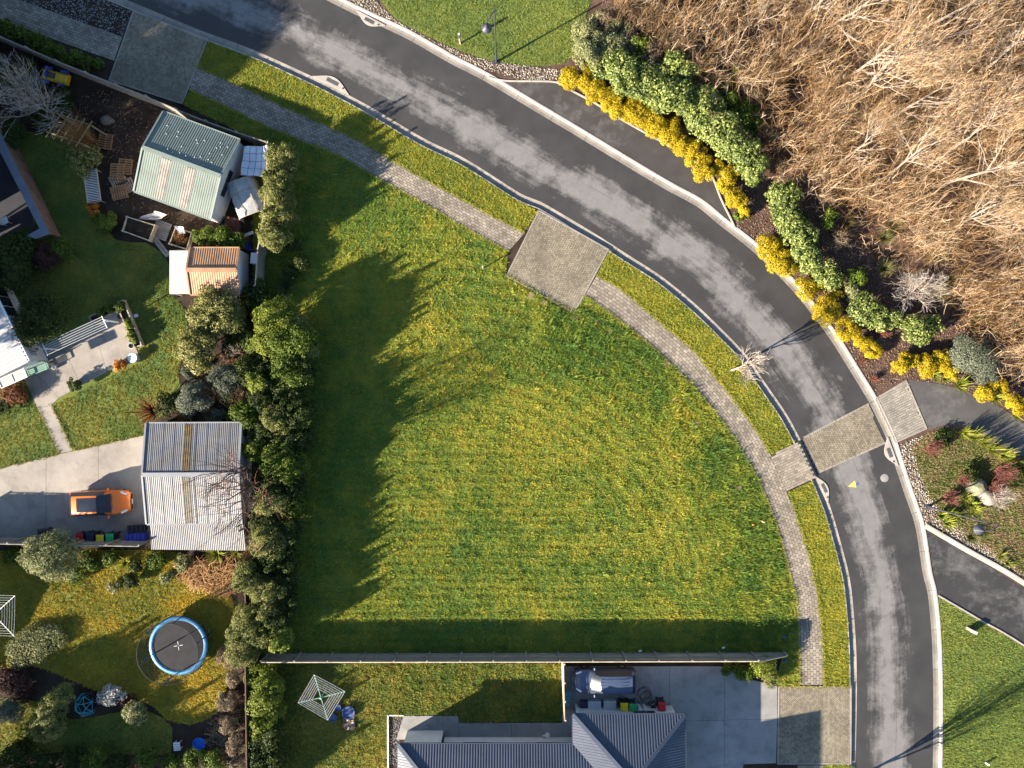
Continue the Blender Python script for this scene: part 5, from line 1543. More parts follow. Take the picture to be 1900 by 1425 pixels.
def car(label, loc, rz, st, paintm, sunroof=False, ribs=0, wheel_x=(-1.3, 1.3), group=None):
    root = thing('parked_car', label, 'car', loc, rz)
    ring = []
    fine = []
    for i in range(len(st) - 1):
        fine.append(st[i])
        if st[i + 1][0] - st[i][0] > .45:
            fine.append(tuple((a + b) / 2 for a, b in zip(st[i], st[i + 1])))
    fine.append(st[-1]); st = fine
    for x, w, zb, zs, wr, zt in st:
        h = [(w * .9, zb), (w, zb + .14), (w, zb + (zs - zb) * .62), (w * .965, zs), (wr, zt - .035), (wr * .8, zt), (wr * .4, zt + .018), (0, zt + .022)]
        ring.append([(x, y, z) for y, z in h] + [(x, -y, z) for y, z in h[-2::-1]])
    n = len(ring[0])
    V = [p for r in ring for p in r]
    body, glass_s, screen, rear, top = [], [], [], [], []
    for i in range(len(st) - 1):
        a, b = st[i], st[i + 1]
        ga, gb = a[5] - a[3], b[5] - b[3]
        for j in range(n - 1):
            f = (i * n + j, i * n + j + 1, (i + 1) * n + j + 1, (i + 1) * n + j)
            jj = min(j, n - 2 - j)
            if jj == 3 and ga > .22 and gb > .22: glass_s.append(f)
            elif jj >= 4 and ga - gb > .08 and ga > .1 and a[0] > 0: screen.append(f)
            elif jj >= 4 and gb - ga > .12 and a[0] < -1 and gb > .2: rear.append(f)
            elif sunroof and jj >= 5 and min(ga, gb) > .48 and a[0] < .1: top.append(f)
            else: body.append(f)
    body.append(tuple(range(n)))
    body.append(tuple((len(st) - 1) * n + k for k in range(n - 1, -1, -1)))
    def pick(name, fs, m, par=root):
        if not fs: return None
        ids = sorted({k for f in fs for k in f}); mp = {k: i for i, k in enumerate(ids)}
        return obj(name, MB().add([V[k] for k in ids], [tuple(mp[k] for k in f)[::-1] for f in fs]), m, par, True)
    bo = pick('body', body, paintm)
    side = len(glass_s) // 2
    pick('side_window', [f for f in glass_s if f[0] % n < n // 2], DARKGLASS)
    pick('side_window', [f for f in glass_s if f[0] % n >= n // 2], DARKGLASS)
    pick('windscreen', screen, DARKGLASS); pick('rear_window', rear, DARKGLASS); pick('sunroof', top, DARKGLASS)
    L0, L1 = st[0][0], st[-1][0]; W = max(s[1] for s in st)
    tyre = MB().lathe([(.2, -.1), (.29, -.1), (.31, -.07), (.31, .07), (.29, .1), (.2, .1)], 20).mesh('wheel'); tyre.materials.append(RUBBER)
    rim = MB().lathe([(.0, .06), (.08, .08), (.19, .09), (.2, .1), (.2, -.08)], 20).mesh('rim'); rim.materials.append(ALLOY)
    for x in wheel_x:
        for s in (-1, 1):
            wo = inst('wheel', tyre, root, (x, s * (W - .1), .31), rot=(-s * math.pi / 2, 0, 0))
            inst('rim', rim, wo)
    for s in (-1, 1):
        obj('headlight', MB().box(L1 - .40, s * (W - .24), .765, .44, .13, .12, -s * .42, tilt=(-s * .25, .28)), LAMPG, root)
        obj('bonnet_crease', MB().bar((.98, s * W * .52, 1.005), (L1 - .45, s * W * .38, .885), .035, .02), paintm, root)
        obj('wiper', MB().bar((1.0, s * .28 - .2, 1.015), (1.02, s * .28 + .3, 1.02), .025, .02), BLACK, root)
        obj('tail_light', MB().box(L0 + .10, s * (W - .13), .86, .14, .16, .22, s * .2), REDL, root)
        obj('door_mirror', MB().rbox(.72, s * (W + .11), .98, .12, .2, .14), paintm, root)
    obj('grille', MB().box(L1 - .04, 0, .44, .12, 1.05, .2), BLACK, root)
    obj('bumper_lip', MB().box(L1 - .06, 0, .31, .18, 1.3, .05), SILV, root)
    obj('number_plate', MB().box(L1 + .03, 0, .46, .02, .36, .11), WHITE, root)
    for k in range(ribs):
        obj('roof_rib', MB().box(-.65, -.42 + .84 * k / (ribs - 1), 1.515, 2.0, .03, .02), paintm, root)
    return root

hatch = [(-2.12,.66,.45,.72,.58,.74),(-2.06,.80,.32,.92,.64,.96),(-1.92,.87,.22,.99,.66,1.24),(-1.66,.89,.2,.99,.63,1.47),(-.9,.9,.2,.97,.64,1.53),(-.1,.9,.2,.95,.64,1.54),(.16,.9,.2,.945,.63,1.51),
         (.95,.9,.2,.92,.70,1.0),(1.08,.9,.2,.91,.72,.97),(1.6,.87,.2,.84,.66,.9),(1.92,.80,.25,.70,.58,.77),(2.1,.66,.33,.58,.45,.61),(2.16,.46,.4,.53,.3,.55)]
car('bright orange hatchback with dark glass roof parked on the driveway', P(187, 933, .7) * 1.0 - Vector((0, 0, .67)), math.radians(2), hatch, paint('orange_car_paint', (.62, .14, .006)), True)
wagon = [(-2.28,.70,.45,.72,.6,.74),(-2.24,.82,.32,.95,.66,1.0),(-2.16,.86,.22,.98,.66,1.2),(-1.95,.87,.2,.98,.62,1.46),(-1.0,.87,.2,.96,.62,1.5),(.1,.87,.2,.94,.61,1.5),(.34,.87,.2,.935,.6,1.47),
         (1.02,.87,.2,.91,.68,.99),(1.15,.87,.2,.90,.7,.96),(1.7,.85,.2,.84,.64,.89),(2.05,.78,.25,.72,.56,.78),(2.2,.64,.33,.6,.44,.62),(2.26,.45,.4,.54,.3,.56)]
car('blue grey station wagon parked along the long paling fence', P(1121, 1263, .7) - Vector((0, 0, .675)), math.radians(180), wagon, paint('blue_car_paint', (.05, .068, .115), .25), False, 5, (-1.35, 1.4))

# ---- wheelie bins and things beside the house
def bin_(label, px, py, lid, rz=0.0, z0=.03):
    p = P(px, py, 1.0); p.z = z0
    t = thing('wheelie_bin', label, 'bin', p, rz)
    obj('body', MB().box(0, 0, .5, .44, .5, .86, 0, 1.18, 1.18), BLACK, t)
    l = obj('lid', MB().rbox(0, -.01, .975, .56, .62, .07, .03), lid, t)
    obj('lid_rib', MB().rbox(0, -.03, 1.02, .38, .42, .03, .01), lid, l)
    obj('handle', MB().bar((-.22, .34, .95), (.22, .34, .95), .035), BLACK, t)
    for s in (-1, 1):
        w = obj('wheel', MB().tube([(s * .22, .24, .1), (s * .28, .24, .1)], .1, 12), RUBBER, t)
    return t
RED = M('red_lid', (.42, .012, .02), .1, 4, .5, .4); YELL = M('yellow_lid', (.60, .40, .012), .1, 4, .5, .4); GRN = M('green_lid', (.012, .28, .09), .1, 4, .5, .4)
bin_('yellow lidded wheelie bin next to the house wall', 1158.5, 1312, YELL)
bin_('green lidded wheelie bin between yellow bin and white rolls', 1174.5, 1313.5, GRN)
bin_('red lidded wheelie bin at the corner of the blue roofed house', 1228.5, 1311, RED)
bin_('red lidded wheelie bin against the tall driveway fence', 147, 998, RED)
bin_('yellow lidded wheelie bin against the tall driveway fence', 185, 1000, YELL)
bin_('green lidded wheelie bin against the tall driveway fence', 203, 998, GRN)
bin_('dark navy wheelie bin between red and yellow bins', 166, 997, M('navy_lid', (.012, .016, .045), .1, 4, .5, .4))

def tub(label, px, py, sx, sy, h, body, lid, rz=0.0, z0=.03, name='storage_tub'):
    p = P(px, py, h); p.z = z0
    t = thing(name, label, 'tub', p, rz)
    obj('body', MB().box(0, 0, h * .46, sx * .88, sy * .88, h * .92, 0, 1.1, 1.1), body, t)
    obj('lid', MB().rbox(0, 0, h * .96, sx, sy, h * .1, .02), lid, t)
    return t
PLW = M('pale_plastic', (.42, .43, .44), .08, 4, .5, .4)
tub('pale lidded storage tub beside the dark box', 1103, 1309, .95, .62, .5, PLW, PLW)
tub('pale lidded storage tub beside the yellow bin', 1132, 1308, .92, .6, .5, PLW, PLW)
tub('navy storage box at the end of the tubs', 1084, 1308, .55, .5, .45, M('navy_plastic', (.02, .025, .06), .15, 4, .5, .4), MATS['navy_plastic'])
pc = thing('plastic_cradle', 'light blue plastic crate standing against the pale side fence', 'crate', P(1053, 1297, .4) - Vector((0, 0, .37)), math.radians(-8))
LB = M('light_blue_plastic', (.10, .36, .46), .1, 4, .5, .4)
obj('base', MB().box(0, 0, .05, .36, 1.0, .08), LB, pc)
for s in (-1, 1):
    obj('side', MB().box(s * .17, 0, .26, .03, 1.0, .34), LB, pc)
    obj('side', MB().box(0, s * .49, .26, .31, .03, .34), LB, pc)
for k in range(4): obj('slat', MB().box(0, -.33 + k * .22, .44, .31, .07, .03), LB, pc)
for i, (x, y) in enumerate(((1186, 1316), (1196.5, 1316))):
    t = thing('plastic_roll', 'upright pale mesh roll beside the green bin', 'roll', P(x, y, .6) - Vector((0, 0, .57)), 0, 'pale rolls beside the bins')
    obj('roll', MB().lathe([(.05, .02), (.17, .02), (.17, 1.0), (.13, 1.0), (.13, .96), (.08, .96), (.08, 1.02), (.03, 1.02), (.03, .3)], 18), PLW, t)
hs = MB()
pts = []
for k in range(150):
    a = k * .23; r = .28 + .09 * math.sin(k * .11) + .0008 * k
    pts.append((r * math.cos(a) * 1.1 + .2 * math.sin(k * .045), r * math.sin(a) * 1.3 + .45 * math.sin(k * .021), .06 + .02 * math.sin(k * .5)))
t = thing('garden_hose', 'coiled brown garden hose lying on the concrete driveway', 'hose', P(1196, 1296))
obj('hose', MB().tube(pts, .02, 5), M('hose_rubber', (.12, .075, .06), .2, 5, .6, .3), t)
wp = thing('pressure_washer', 'small dark machine on wheels beside the hose', 'machine', P(1211, 1308, .3) - Vector((0, 0, .27)), .3)
obj('body', MB().rbox(0, 0, .3, .34, .4, .34, .06), BLACK, wp)
obj('handle', MB().tube([(-.12, .2, .3), (-.12, .26, .75), (.12, .26, .75), (.12, .2, .3)], .018, 6), SILV, wp)
for s in (-1, 1): obj('wheel', MB().tube([(s * .17, .1, .12), (s * .22, .1, .12)], .12, 12), RUBBER, wp)
bx = thing('pallet_crate', 'blue plastic crates and frames stacked by the garage', 'crate', P(248, 992, .8) - Vector((0, 0, .77)), math.radians(3))
BLC = M('royal_blue_plastic', (.035, .045, .32), .12, 4, .5, .4)
obj('crate', MB().box(0, -.25, .3, 1.45, .55, .55), BLC, bx)
for k in range(5): obj('slat', MB().box(-.58 + .29 * k, -.25, .6, .2, .5, .05), BLC, bx)
obj('frame', MB().box(.05, .35, .45, 1.3, .6, .1), BLACK, bx)
for k in range(4): obj('tube', MB().bar((-.5 + .33 * k, .1, .56), (-.45 + .33 * k, .62, .56), .06), BLACK, bx)
for s in (-.55, .6): obj('leg', MB().box(s, .35, .2, .08, .5, .4), BLACK, bx)
tl = thing('tool_bag', 'black bag lying on the shaded driveway by the fence', 'bag', P(82, 985, .2) - Vector((0, 0, .17)), .15)
obj('body', MB().rbox(0, 0, .17, .95, .4, .34, .1), BLACK, tl)
obj('strap', MB().tube([(-.25, 0, .32), (0, .05, .42), (.25, 0, .32)], .02, 5), BLACK, tl)

# ---- trampoline
tc = P(331, 1198, .8); tc.z = 0
tr = thing('trampoline', 'round trampoline with blue padding and black safety net', 'trampoline', tc)
obj('mat', MB().lathe([(0, .80), (1.83, .80), (1.83, .79), (0, .79)], 40), M('trampoline_mat', (.028, .027, .028), .25, 1.5, .75, .2), tr)
cro = MB()
for k in range(4):
    a = k * math.pi / 2 + .15
    cro.box(.2 * math.cos(a), .2 * math.sin(a), .812, .26, .045, .006, a)
obj('centre_mark', cro, WHITE, tr)
obj('pad_ring', MB().lathe([(1.84, .80), (1.86, .84), (1.98, .86), (2.12, .84), (2.16, .79), (2.12, .76), (1.86, .76), (1.84, .80)], 48), M('blue_pad_vinyl', (.04, .2, .36), .35, 2.5, .5, .4), tr, True)
net = NB('safety_net')
net.done((.03, .03, .035), .7, .2)
tb = net.n('ShaderNodeBsdfTransparent'); msn = net.n('ShaderNodeMixShader', Fac=.6)
net.l(net.b.outputs[0], msn.inputs[1]); net.l(tb.outputs[0], msn.inputs[2]); net.l(msn.outputs[0], net.out.inputs['Surface'])
obj('net', MB().lathe([(2.02, .9), (2.12, 1.6), (2.15, 2.45)], 48), MATS['safety_net'], tr)
for k in range(6):
    a = k * math.pi / 3 + .35
    po = obj('pole', MB().tube([(2.24 * math.cos(a), 2.24 * math.sin(a), .05), (2.24 * math.cos(a), 2.24 * math.sin(a), 1.9), (2.16 * math.cos(a), 2.16 * math.sin(a), 2.48)], .03, 6), BLACK, tr)
    obj('foam_sleeve', MB().tube([(2.24 * math.cos(a), 2.24 * math.sin(a), .95), (2.24 * math.cos(a), 2.24 * math.sin(a), 1.85)], .045, 8), M('blue_foam', (.03, .12, .3), .2, 3, .6, .3), po)
obj('top_hoop', MB().tube([(2.16 * math.cos(a), 2.16 * math.sin(a), 2.47) for a in np.linspace(0, 6.2832, 41)], .015, 5), BLACK, tr)
for k in range(4):
    a = k * math.pi / 2 + .5
    c1, c2 = a - .25, a + .25
    obj('leg', MB().tube([(2.1 * math.cos(c1), 2.1 * math.sin(c1), .78), (2.1 * math.cos(c1), 2.1 * math.sin(c1), .03), (2.1 * math.cos(c2), 2.1 * math.sin(c2), .03), (2.1 * math.cos(c2), 2.1 * math.sin(c2), .78)], .025, 6), SILV, tr)

# ---- clotheslines
LINE = M('line_wire', (.55, .55, .5), .1, 4, .5, .3)
def rotary(label, cpx, corners, m, lines=6, z=1.9):
    c = P(*cpx, z); c0 = Vector((c.x, c.y, 0))
    t = thing('rotary_clothesline', label, 'clothesline', c0)
    obj('post', MB().tube([(0, 0, 0), (0, 0, z + .1)], .035, 8), m, t)
    obj('hub', MB().cyl(0, 0, z - .1, z + .12, .07, 10), m, t)
    q = [P(x, y, z) - c0 for x, y in corners]
    for p in q:
        obj('arm', MB().bar((0, 0, z - .05), p, .04), m, t)
    for i in range(4):
        for k in range(lines):
            f = .4 + .6 * k / (lines - 1)
            a, b = q[i] * f, q[(i + 1) % 4] * f
            a.z = b.z = z + .02
            obj('line', MB().tube([a, (a + b) / 2 - Vector((0, 0, .03)), b], .010, 4), LINE, t)
rotary('green rotary clothesline standing on the back lawn', (595, 1295), [(583,1252),(640,1283),(608,1336),(553,1304)], M('green_pole', (.2, .36, .27), .1, 4, .5, .3))
rotary('silver rotary clothesline at the shaded side of the golden lawn', (-12, 1141), [(28,1105),(26,1180),(-52,1178),(-50,1104)], SILV)
fo = thing('clothesline', 'white fold-out clothesline over the patio', 'clothesline', P(141, 622, 1.75) - Vector((0, 0, 1.75)), math.atan2(27, 60) + math.radians(.5))
for k in range(6): obj('line', MB().tube([(-2.45, -.42 + .168 * k, 1.75), (2.25, -.42 + .168 * k, 1.75)], .014, 4), LINE, fo)
for x in (-2.45, 2.25): obj('bar', MB().box(x, 0, 1.75, .05, .95, .05), WHITE, fo)
obj('post', MB().box(2.35, .1, .9, .08, .08, 1.8), WHITE, fo)
obj('brace', MB().bar((2.3, .1, 1.2), (1.6, .1, 1.72), .035), WHITE, fo)
obj('post', MB().box(-2.5, .1, .9, .07, .07, 1.8), WHITE, fo)

# ---- street lamps
POLE = M('dark_pole_paint', (.03, .033, .045), .15, 4, .45, .4)
def street_lamp(label, base, top, head, h):
    b = P(*base)
    t = thing('street_lamp', label, 'street lamp', b)
    tp = P(*top, h) - b
    hp = P(*head, h - .75) - b
    obj('pole', MB().tube([(0, 0, 0), (0, 0, 1.2), (0, 0, 1.25), tp * .5 + Vector((0, 0, 0)), tp], [.09, .085, .06, .05, .04], 10), POLE, t)
    obj('base_plate', MB().box(0, 0, .03, .34, .34, .06), POLE, t)
    up = Vector((hp.x, hp.y, h - .1))
    obj('arm', MB().tube([tp - Vector((0, 0, .15)), (tp + up) / 2 + Vector((0, 0, .12)), up], .03, 8), POLE, t)
    obj('finial', MB().lathe([(.0, .25), (.03, .12), (.05, 0)], 8, tuple(tp)), POLE, t)
    hd = obj('lamp_head', MB().lathe([(.03, .62), (.06, .5), (.10, .42), (.12, .34), (.30, .2), (.34, .12), (.34, .08), (.0, .08)], 20, (hp.x, hp.y, hp.z)), POLE, t)
    obj('diffuser', MB().lathe([(.24, .08), (.2, -.02), (.0, -.05)], 16, (hp.x, hp.y, hp.z)), LAMPG, hd)
street_lamp('dark street lamp with hanging lantern at the edge of the smooth lawn', (921, 115.5), (917.6, 18.4), (903, 54), 7.3)
street_lamp('dark street lamp with hanging lantern on the planted corner', (1722, 940), (1856, 977), (1814, 982), 7.7)

# ---- posts, pegs and boulders
def post(label, px, py, w, h, m, name='marker_post', panel=False, rz=0.0):
    t = thing(name, label, 'post', P(px, py), rz)
    obj('post', MB().box(0, 0, h / 2, w, w, h), m, t)
    obj('cap', MB().box(0, 0, h + .015, w * 1.25, w * 1.25, .03), m if 'orange' in label else WHITE, t)
    if panel: obj('sign_panel', MB().box(0, -.05, h * .8, .22, .03, h * .36), POLE, t)
    return t
post('short post with small dark panel at the stony lawn edge', 854, 81, .09, 1.4, TIMB_L, panel=True, rz=math.radians(-30))
post('white tipped survey peg in the grass beside the sunlit apron', 896, 498, .07, .8, TIMB_L, 'survey_peg')
post('wooden survey peg in the lawn beside the curving footpath', 1413, 967, .06, .45, TIMB_L, 'survey_peg')
post('orange tipped wooden stake lying low in the lawn near the curving footpath', 1396, 973, .08, .2, M('orange_stake', (.45, .2, .05), .2, 5, .7, .2), 'survey_peg')
post('small white peg in the corner lawn', 1829, 1415, .1, .3, WHITE, 'survey_peg')
pl = thing('stone_marker', 'low slanted concrete marker on the corner lawn', 'marker', P(1799, 1168), math.radians(-25))
obj('plinth', MB().box(0, 0, .25, .62, .24, .5, 0, .8, .7), CONC, pl)
obj('plate', MB().box(0, -.02, .52, .48, .2, .05), OFFW, pl)
def rock(label, px, py, r, h, seed, m, rz=0.0, sy=.8):
    bm = bmesh.new(); bmesh.ops.create_icosphere(bm, subdivisions=3, radius=1.0)
    g = np.random.default_rng(seed); pl_ = unit(g.normal(size=(12, 3))); dd = .72 + .22 * g.random(12)
    for v in bm.verts:
        p = np.array(v.co)
        for q, d in zip(pl_, dd):
            k = p @ q - d
            if k > 0: p = p - q * k * .92
        v.co = Vector((p[0] * r, p[1] * r * sy, max(p[2], -.2) * h))
    me = bpy.data.meshes.new('boulder'); bm.to_mesh(me); bm.free()
    me.shade_flat(); me.materials.append(m)
    o = obj('boulder', me, m); o.location = P(px, py); o.rotation_euler = (0, 0, rz)
    return tag(o, label, 'boulder')
ROCK = M('pale_boulder', (.2, .175, .14), .3, 2.2, .9, .15, bump=.6, bscale=10)
rock('mossy pale boulder above its cracked neighbour on the planted corner', 1808, 903, .85, .75, 3, M('mossy_boulder', (.15, .145, .09), .3, 2.5, .9, .15, bump=.6, bscale=10), .3)
rock('cracked cream boulder below the mossy one', 1829, 921, .8, .6, 5, ROCK, -.5)
rock('grey garden boulder on the dark soil behind the green shed', 200, 224, .55, .5, 8, M('grey_boulder', (.1, .094, .088), .3, 2.5, .9, .15, bump=.5, bscale=10), .2, .7)

# ---- garden structures by the green shed
pg = thing('pergola', 'weathered open timber pergola over the brown shrub', 'pergola', P(130, 240, 2.1) - Vector((0, 0, 2.1)), math.radians(-19))
PGT = M('lichen_timber', (.17, .14, .065), .3, 3, .85, .15)
for y in (-.7, .75):
    obj('beam', MB().box(.0, y, 2.1, 3.0, .07, .12), PGT, pg)
for k in range(5):
    obj('rafter', MB().box(-1.1 + .55 * k, 0, 2.19, .06, 2.2, .07, math.radians(-14)), PGT, pg)
for x in (-1.3, 1.3):
    for y in (-.7, .75): obj('post', MB().box(x, y, 1.02, .09, .09, 2.04), PGT, pg)

def pallet_mesh():
    parts = {'top': MB().box(0, 0, 0, .1, 1.0, .02).mesh('slat'), 'bearer': MB().box(0, 0, 0, 1.15, .07, .09).mesh('bearer')}
    return parts
PM = pallet_mesh()
PALW = M('pallet_wood', (.22, .12, .06), .35, 3, .85, .15); PALW2 = M('grey_pallet_wood', (.27, .2, .14), .3, 3, .85, .15)
PM['top'].materials.append(None); PM['bearer'].materials.append(None)
def pallet(label, px, py, z, rz, m, group=None, tilt=0.0):
    p = P(px, py, z + .1); p.z = z
    t = thing('pallet', label, 'pallet', p, math.radians(rz), group)
    t.rotation_euler = (tilt, 0, math.radians(rz))
    def add(nm, me, loc):
        o = inst(nm, me, t, loc); o.material_slots[0].link = 'OBJECT'; o.material_slots[0].material = m
    for k in range(7): add('slat', PM['top'], (-.52 + .173 * k, 0, .135))
    for y in (-.46, 0, .46): add('bearer', PM['bearer'], (0, y, .075))
    for k in (0, 3, 6): add('slat', PM['top'], (-.52 + .173 * k, 0, .012))
pallet('red brown pallet lying beneath a smaller one beside the green shed', 232, 309, .0, 84, PALW)
pallet('dark pallet overlapping the red brown one', 217, 318, .16, 86, PALW)
pallet('narrow grey pallet under the topmost pallet', 219, 334, .02, 28, PALW2)
pallet('grey pallet standing against the stack near the green shed', 235, 346, .02, 25, PALW2)
pallet('orange brown pallet on top at the lattice end of the stack', 221, 357, .2, 14, PALW)
pallet('red brown pallet leaning by the pergola', 195, 262, .02, 80, PALW)

la = thing('lattice_frame', 'slatted lattice frame leaning beside the stacked pallets', 'lattice', P(171, 345, .7) - Vector((0, 0, .7)), math.radians(-82))
for y in (-.48, .48): obj('frame', MB().bar((-1.2, y, .7), (1.2, y, .7), .07), TIMB_L, la)
for x in (-1.2, 1.2): obj('frame', MB().bar((x, -.44, .7), (x, .44, .7), .07), TIMB, la)
for k in range(19): obj('slat', MB().box(-1.08 + .12 * k, 0, .72, .045, .9, .02), OFFW, la)
for x in (-1.15, 1.15):
    for y in (-.45, .45): obj('post', MB().box(x, y, .34, .06, .06, .68), TIMB, la)

def raised_bed(label, corners, h, m, name='raised_bed', soilm=SOIL):
    c = sum((P(x, y, h) for x, y in corners), Vector()) / len(corners); c.z = 0
    t = thing(name, label, 'planter', c)
    q = [P(x, y, h) - c for x, y in corners]
    n = len(q)
    for i in range(n):
        a, b = q[i].copy(), q[(i + 1) % n].copy(); a.z = b.z = h / 2
        obj('board', MB().bar(a, b, .07, h), m, t)
        obj('corner_post', MB().box(q[i].x, q[i].y, h / 2 + .02, .1, .1, h + .06), m, t)
    obj('soil', sheet([(p.x * .97, p.y * .97) for p in q], h - .14), soilm, t)
    return t
raised_bed('timber raised vegetable bed with dark compost', [(235,402),(287,418),(276,446),(227,428)], .6, TIMB_L)
raised_bed('timber planter filled with brown stalks beside the slatted deck', [(326,421),(355,432),(346,462),(314,452)], .5, TIMB_L)
bushes('shrub', 'dry brown stalks growing in the timber planter', 'shrub', None, 'orangetwig', [(335,442,14,.9)])
dk = thing('timber_deck', 'small slatted timber deck between the raised beds', 'deck', P(309, 430), math.radians(-20))
for k in range(8): obj('plank', MB().box(-.35 + .0 * k, -.62 + .17 * k, .1, 1.2, .15, .04), TIMB, dk)
for x in (-.8, .1): obj('bearer', MB().box(x, 0, .04, .08, 1.3, .08), TIMB_D, dk)
stp = thing('timber_edging', 'weathered sleepers edging the lawn below the raised bed', 'edging', P(300, 458), math.radians(-52))
for k in (-1, 1): obj('sleeper', MB().box(0, k * .1, .08, 1.7, .17, .16), TIMB, stp)

def cloth(corners, zs, n, amp, seed, name, label, cat, mat, lines=None):
    q = [P(x, y, z) for (x, y), z in zip(corners, zs)]
    c = sum(q, Vector()) / 4; c.z = 0
    g = np.random.default_rng(seed); ph = g.random(6) * 6.28
    vs = []; fs = []
    for i in range(n + 1):
        for j in range(n + 1):
            u, v = i / n, j / n
            p = q[0] * (1 - u) * (1 - v) + q[1] * u * (1 - v) + q[2] * u * v + q[3] * (1 - u) * v
            e = math.sin(math.pi * u) * math.sin(math.pi * v)
            w = amp * (math.sin(u * 7 + ph[0] + v * 3) * .5 + math.sin(v * 9 + ph[1] - u * 4) * .35 + math.sin(u * 17 + v * 13 + ph[2]) * .15) - amp * .8 * e
            vs.append(p - c + Vector((0, 0, w)))
    for i in range(n):
        for j in range(n):
            fs.append((i * (n + 1) + j, (i + 1) * (n + 1) + j, (i + 1) * (n + 1) + j + 1, i * (n + 1) + j + 1))
    t = thing(name, label, cat, c)
    obj('cloth', MB().add(vs, fs), mat, t, True)
    if lines:
        for k in range(1, lines):
            for ax in (0, 1):
                pts = []
                for s_ in range(n + 1):
                    a, b = (round(k * n / lines), s_) if ax == 0 else (s_, round(k * n / lines))
                    pts.append(Vector(vs[a * (n + 1) + b]) + Vector((0, 0, .015)))
                obj('seam', MB().tube(pts, .012, 4), M('grey_seam', (.16, .19, .24), .1, 4, .7, .2), t)
    return t
tpm = M('white_tarp', (.50, .52, .56), .08, 1.2, .55, .3)
ct = cloth([(454,272),(498,270),(495,329),(446,324)], (1.7, 1.7, 1.5, 1.5), 16, .12, 3, 'tarp_canopy', 'white gridded tarpaulin stretched between shed and hedge', 'tarpaulin', tpm, 4)
for x, y in ((454,272),(498,270),(495,329),(446,324)):
    p = P(x, y, 1.6) - ct.location
    obj('pole', MB().tube([(p.x, p.y, 0), (p.x, p.y, 1.62)], .025, 6), TIMB, ct)
gh = thing('greenhouse', 'small greenhouse of wrinkled clear plastic beside the green shed', 'greenhouse', P(455, 366, 1.2) - Vector((0, 0, 1.2)), math.radians(-70))
PLAST = M('cloudy_plastic', (.34, .34, .33), .35, 1.2, .25, .5)
vs = []; fs = []
g_ = np.random.default_rng(5)
for i in range(13):
    for j in range(11):
        a = math.pi * j / 10
        vs.append((-1.35 + 2.7 * i / 12 + g_.normal(0, .01), -1.0 * math.cos(a) * (1 + .04 * math.sin(i * 2.1 + j)), .95 + .42 * max(0, math.sin(a)) ** .5 + g_.normal(0, .02)))
for i in range(12):
    for j in range(10): fs.append((i * 11 + j, (i + 1) * 11 + j, (i + 1) * 11 + j + 1, i * 11 + j + 1))
obj('cover', MB().add(vs, fs), PLAST, gh, True)
for x in (-1.35, -.45, .45, 1.35):
    obj('hoop', MB().tube([(x, -1.02 * math.cos(math.pi * j / 10), .95 + .44 * max(0, math.sin(math.pi * j / 10)) ** .5) for j in range(11)], .02, 5), TIMB_L, gh)
for y in (-1, 1): obj('wall', MB().box(0, y, .48, 2.7, .04, .95), PLAST, gh)
for y in (-.4, .5): obj('purlin', MB().bar((-1.35, y, 1.4), (1.35, y, 1.4), .04), TIMB_L, gh)
cloth([(256,406),(287,391),(312,399),(290,409)], (.3, .62, .6, .3), 14, .16, 9, 'crumpled_sheet', 'crumpled pale sheet draped beside the raised bed', 'sheet', M('pale_cloth', (.45, .40, .37), .1, 2, .8, .2))
cloth([(324,419),(340,421),(343,433),(332,434)], (.62, .66, .62, .6), 8, .06, 12, 'plastic_sheet', 'white plastic sheet lying on the timber planter', 'sheet', WHITE)
rb = thing('firewood_box', 'box heaped with dark red bark at the corner of the green shed', 'box', P(429, 415, .5) - Vector((0, 0, .5)), math.radians(-12))
obj('box', MB().box(0, 0, .22, 1.1, .95, .44), TIMB_D, rb)
for k in range(26):
    g_ = np.random.default_rng(900 + k)
    obj('bark_piece', MB().box(-.45 + .9 * g_.random(), -.38 + .76 * g_.random(), .47 + .05 * g_.random(), .3, .08, .05, g_.random() * 3.1, tilt=(g_.normal(0, .3), g_.normal(0, .3))), M('red_bark', (.14, .045, .03), .35, 4, .9, .1), rb)
cb = thing('cabinet', 'white cabinet standing behind the small shed', 'cabinet', P(471, 479, 1.1) - Vector((0, 0, 1.1)), math.radians(-6))
obj('body', MB().rbox(0, 0, .55, .5, .78, 1.1, .02), WHITE, cb); obj('door', MB().box(.26, 0, .55, .02, .7, 1.0), OFFW, cb)
pk = thing('plank', 'white plank lying in the shade between hedge and shed', 'plank', P(461, 434, .2) - Vector((0, 0, .15)), math.radians(22))
obj('board', MB().box(0, 0, .1, .75, .22, .06), WHITE, pk); obj('batten', MB().box(0, 0, .045, .1, .2, .05), TIMB, pk)
cloth([(440,438),(462,447),(470,466),(452,462)], (.25, .3, .25, .2), 10, .1, 21, 'blue_tarp', 'crumpled blue tarpaulin behind the small shed', 'tarpaulin', M('blue_tarp_cloth', (.02, .035, .22), .2, 3, .6, .3))
ty = thing('toy_car', 'yellow ride-on toy car with blue mudguards by the dark fence', 'toy car', P(102, 142, .4) - Vector((0, 0, .4)), math.radians(-14))
TY = M('yellow_toy_plastic', (.55, .34, .01), .12, 3, .45, .4); TB = M('blue_toy_plastic', (.03, .05, .26), .12, 3, .45, .4)
obj('body', MB().rbox(0, 0, .34, 2.0, .75, .36, .12), TY, ty)
obj('bonnet', MB().rbox(.7, 0, .5, .6, .6, .16, .08), TY, ty)
obj('seat', MB().box(-.2, 0, .5, .6, .42, .08), TIMB_D, ty); obj('backrest', MB().box(-.5, 0, .66, .08, .5, .3), TB, ty)
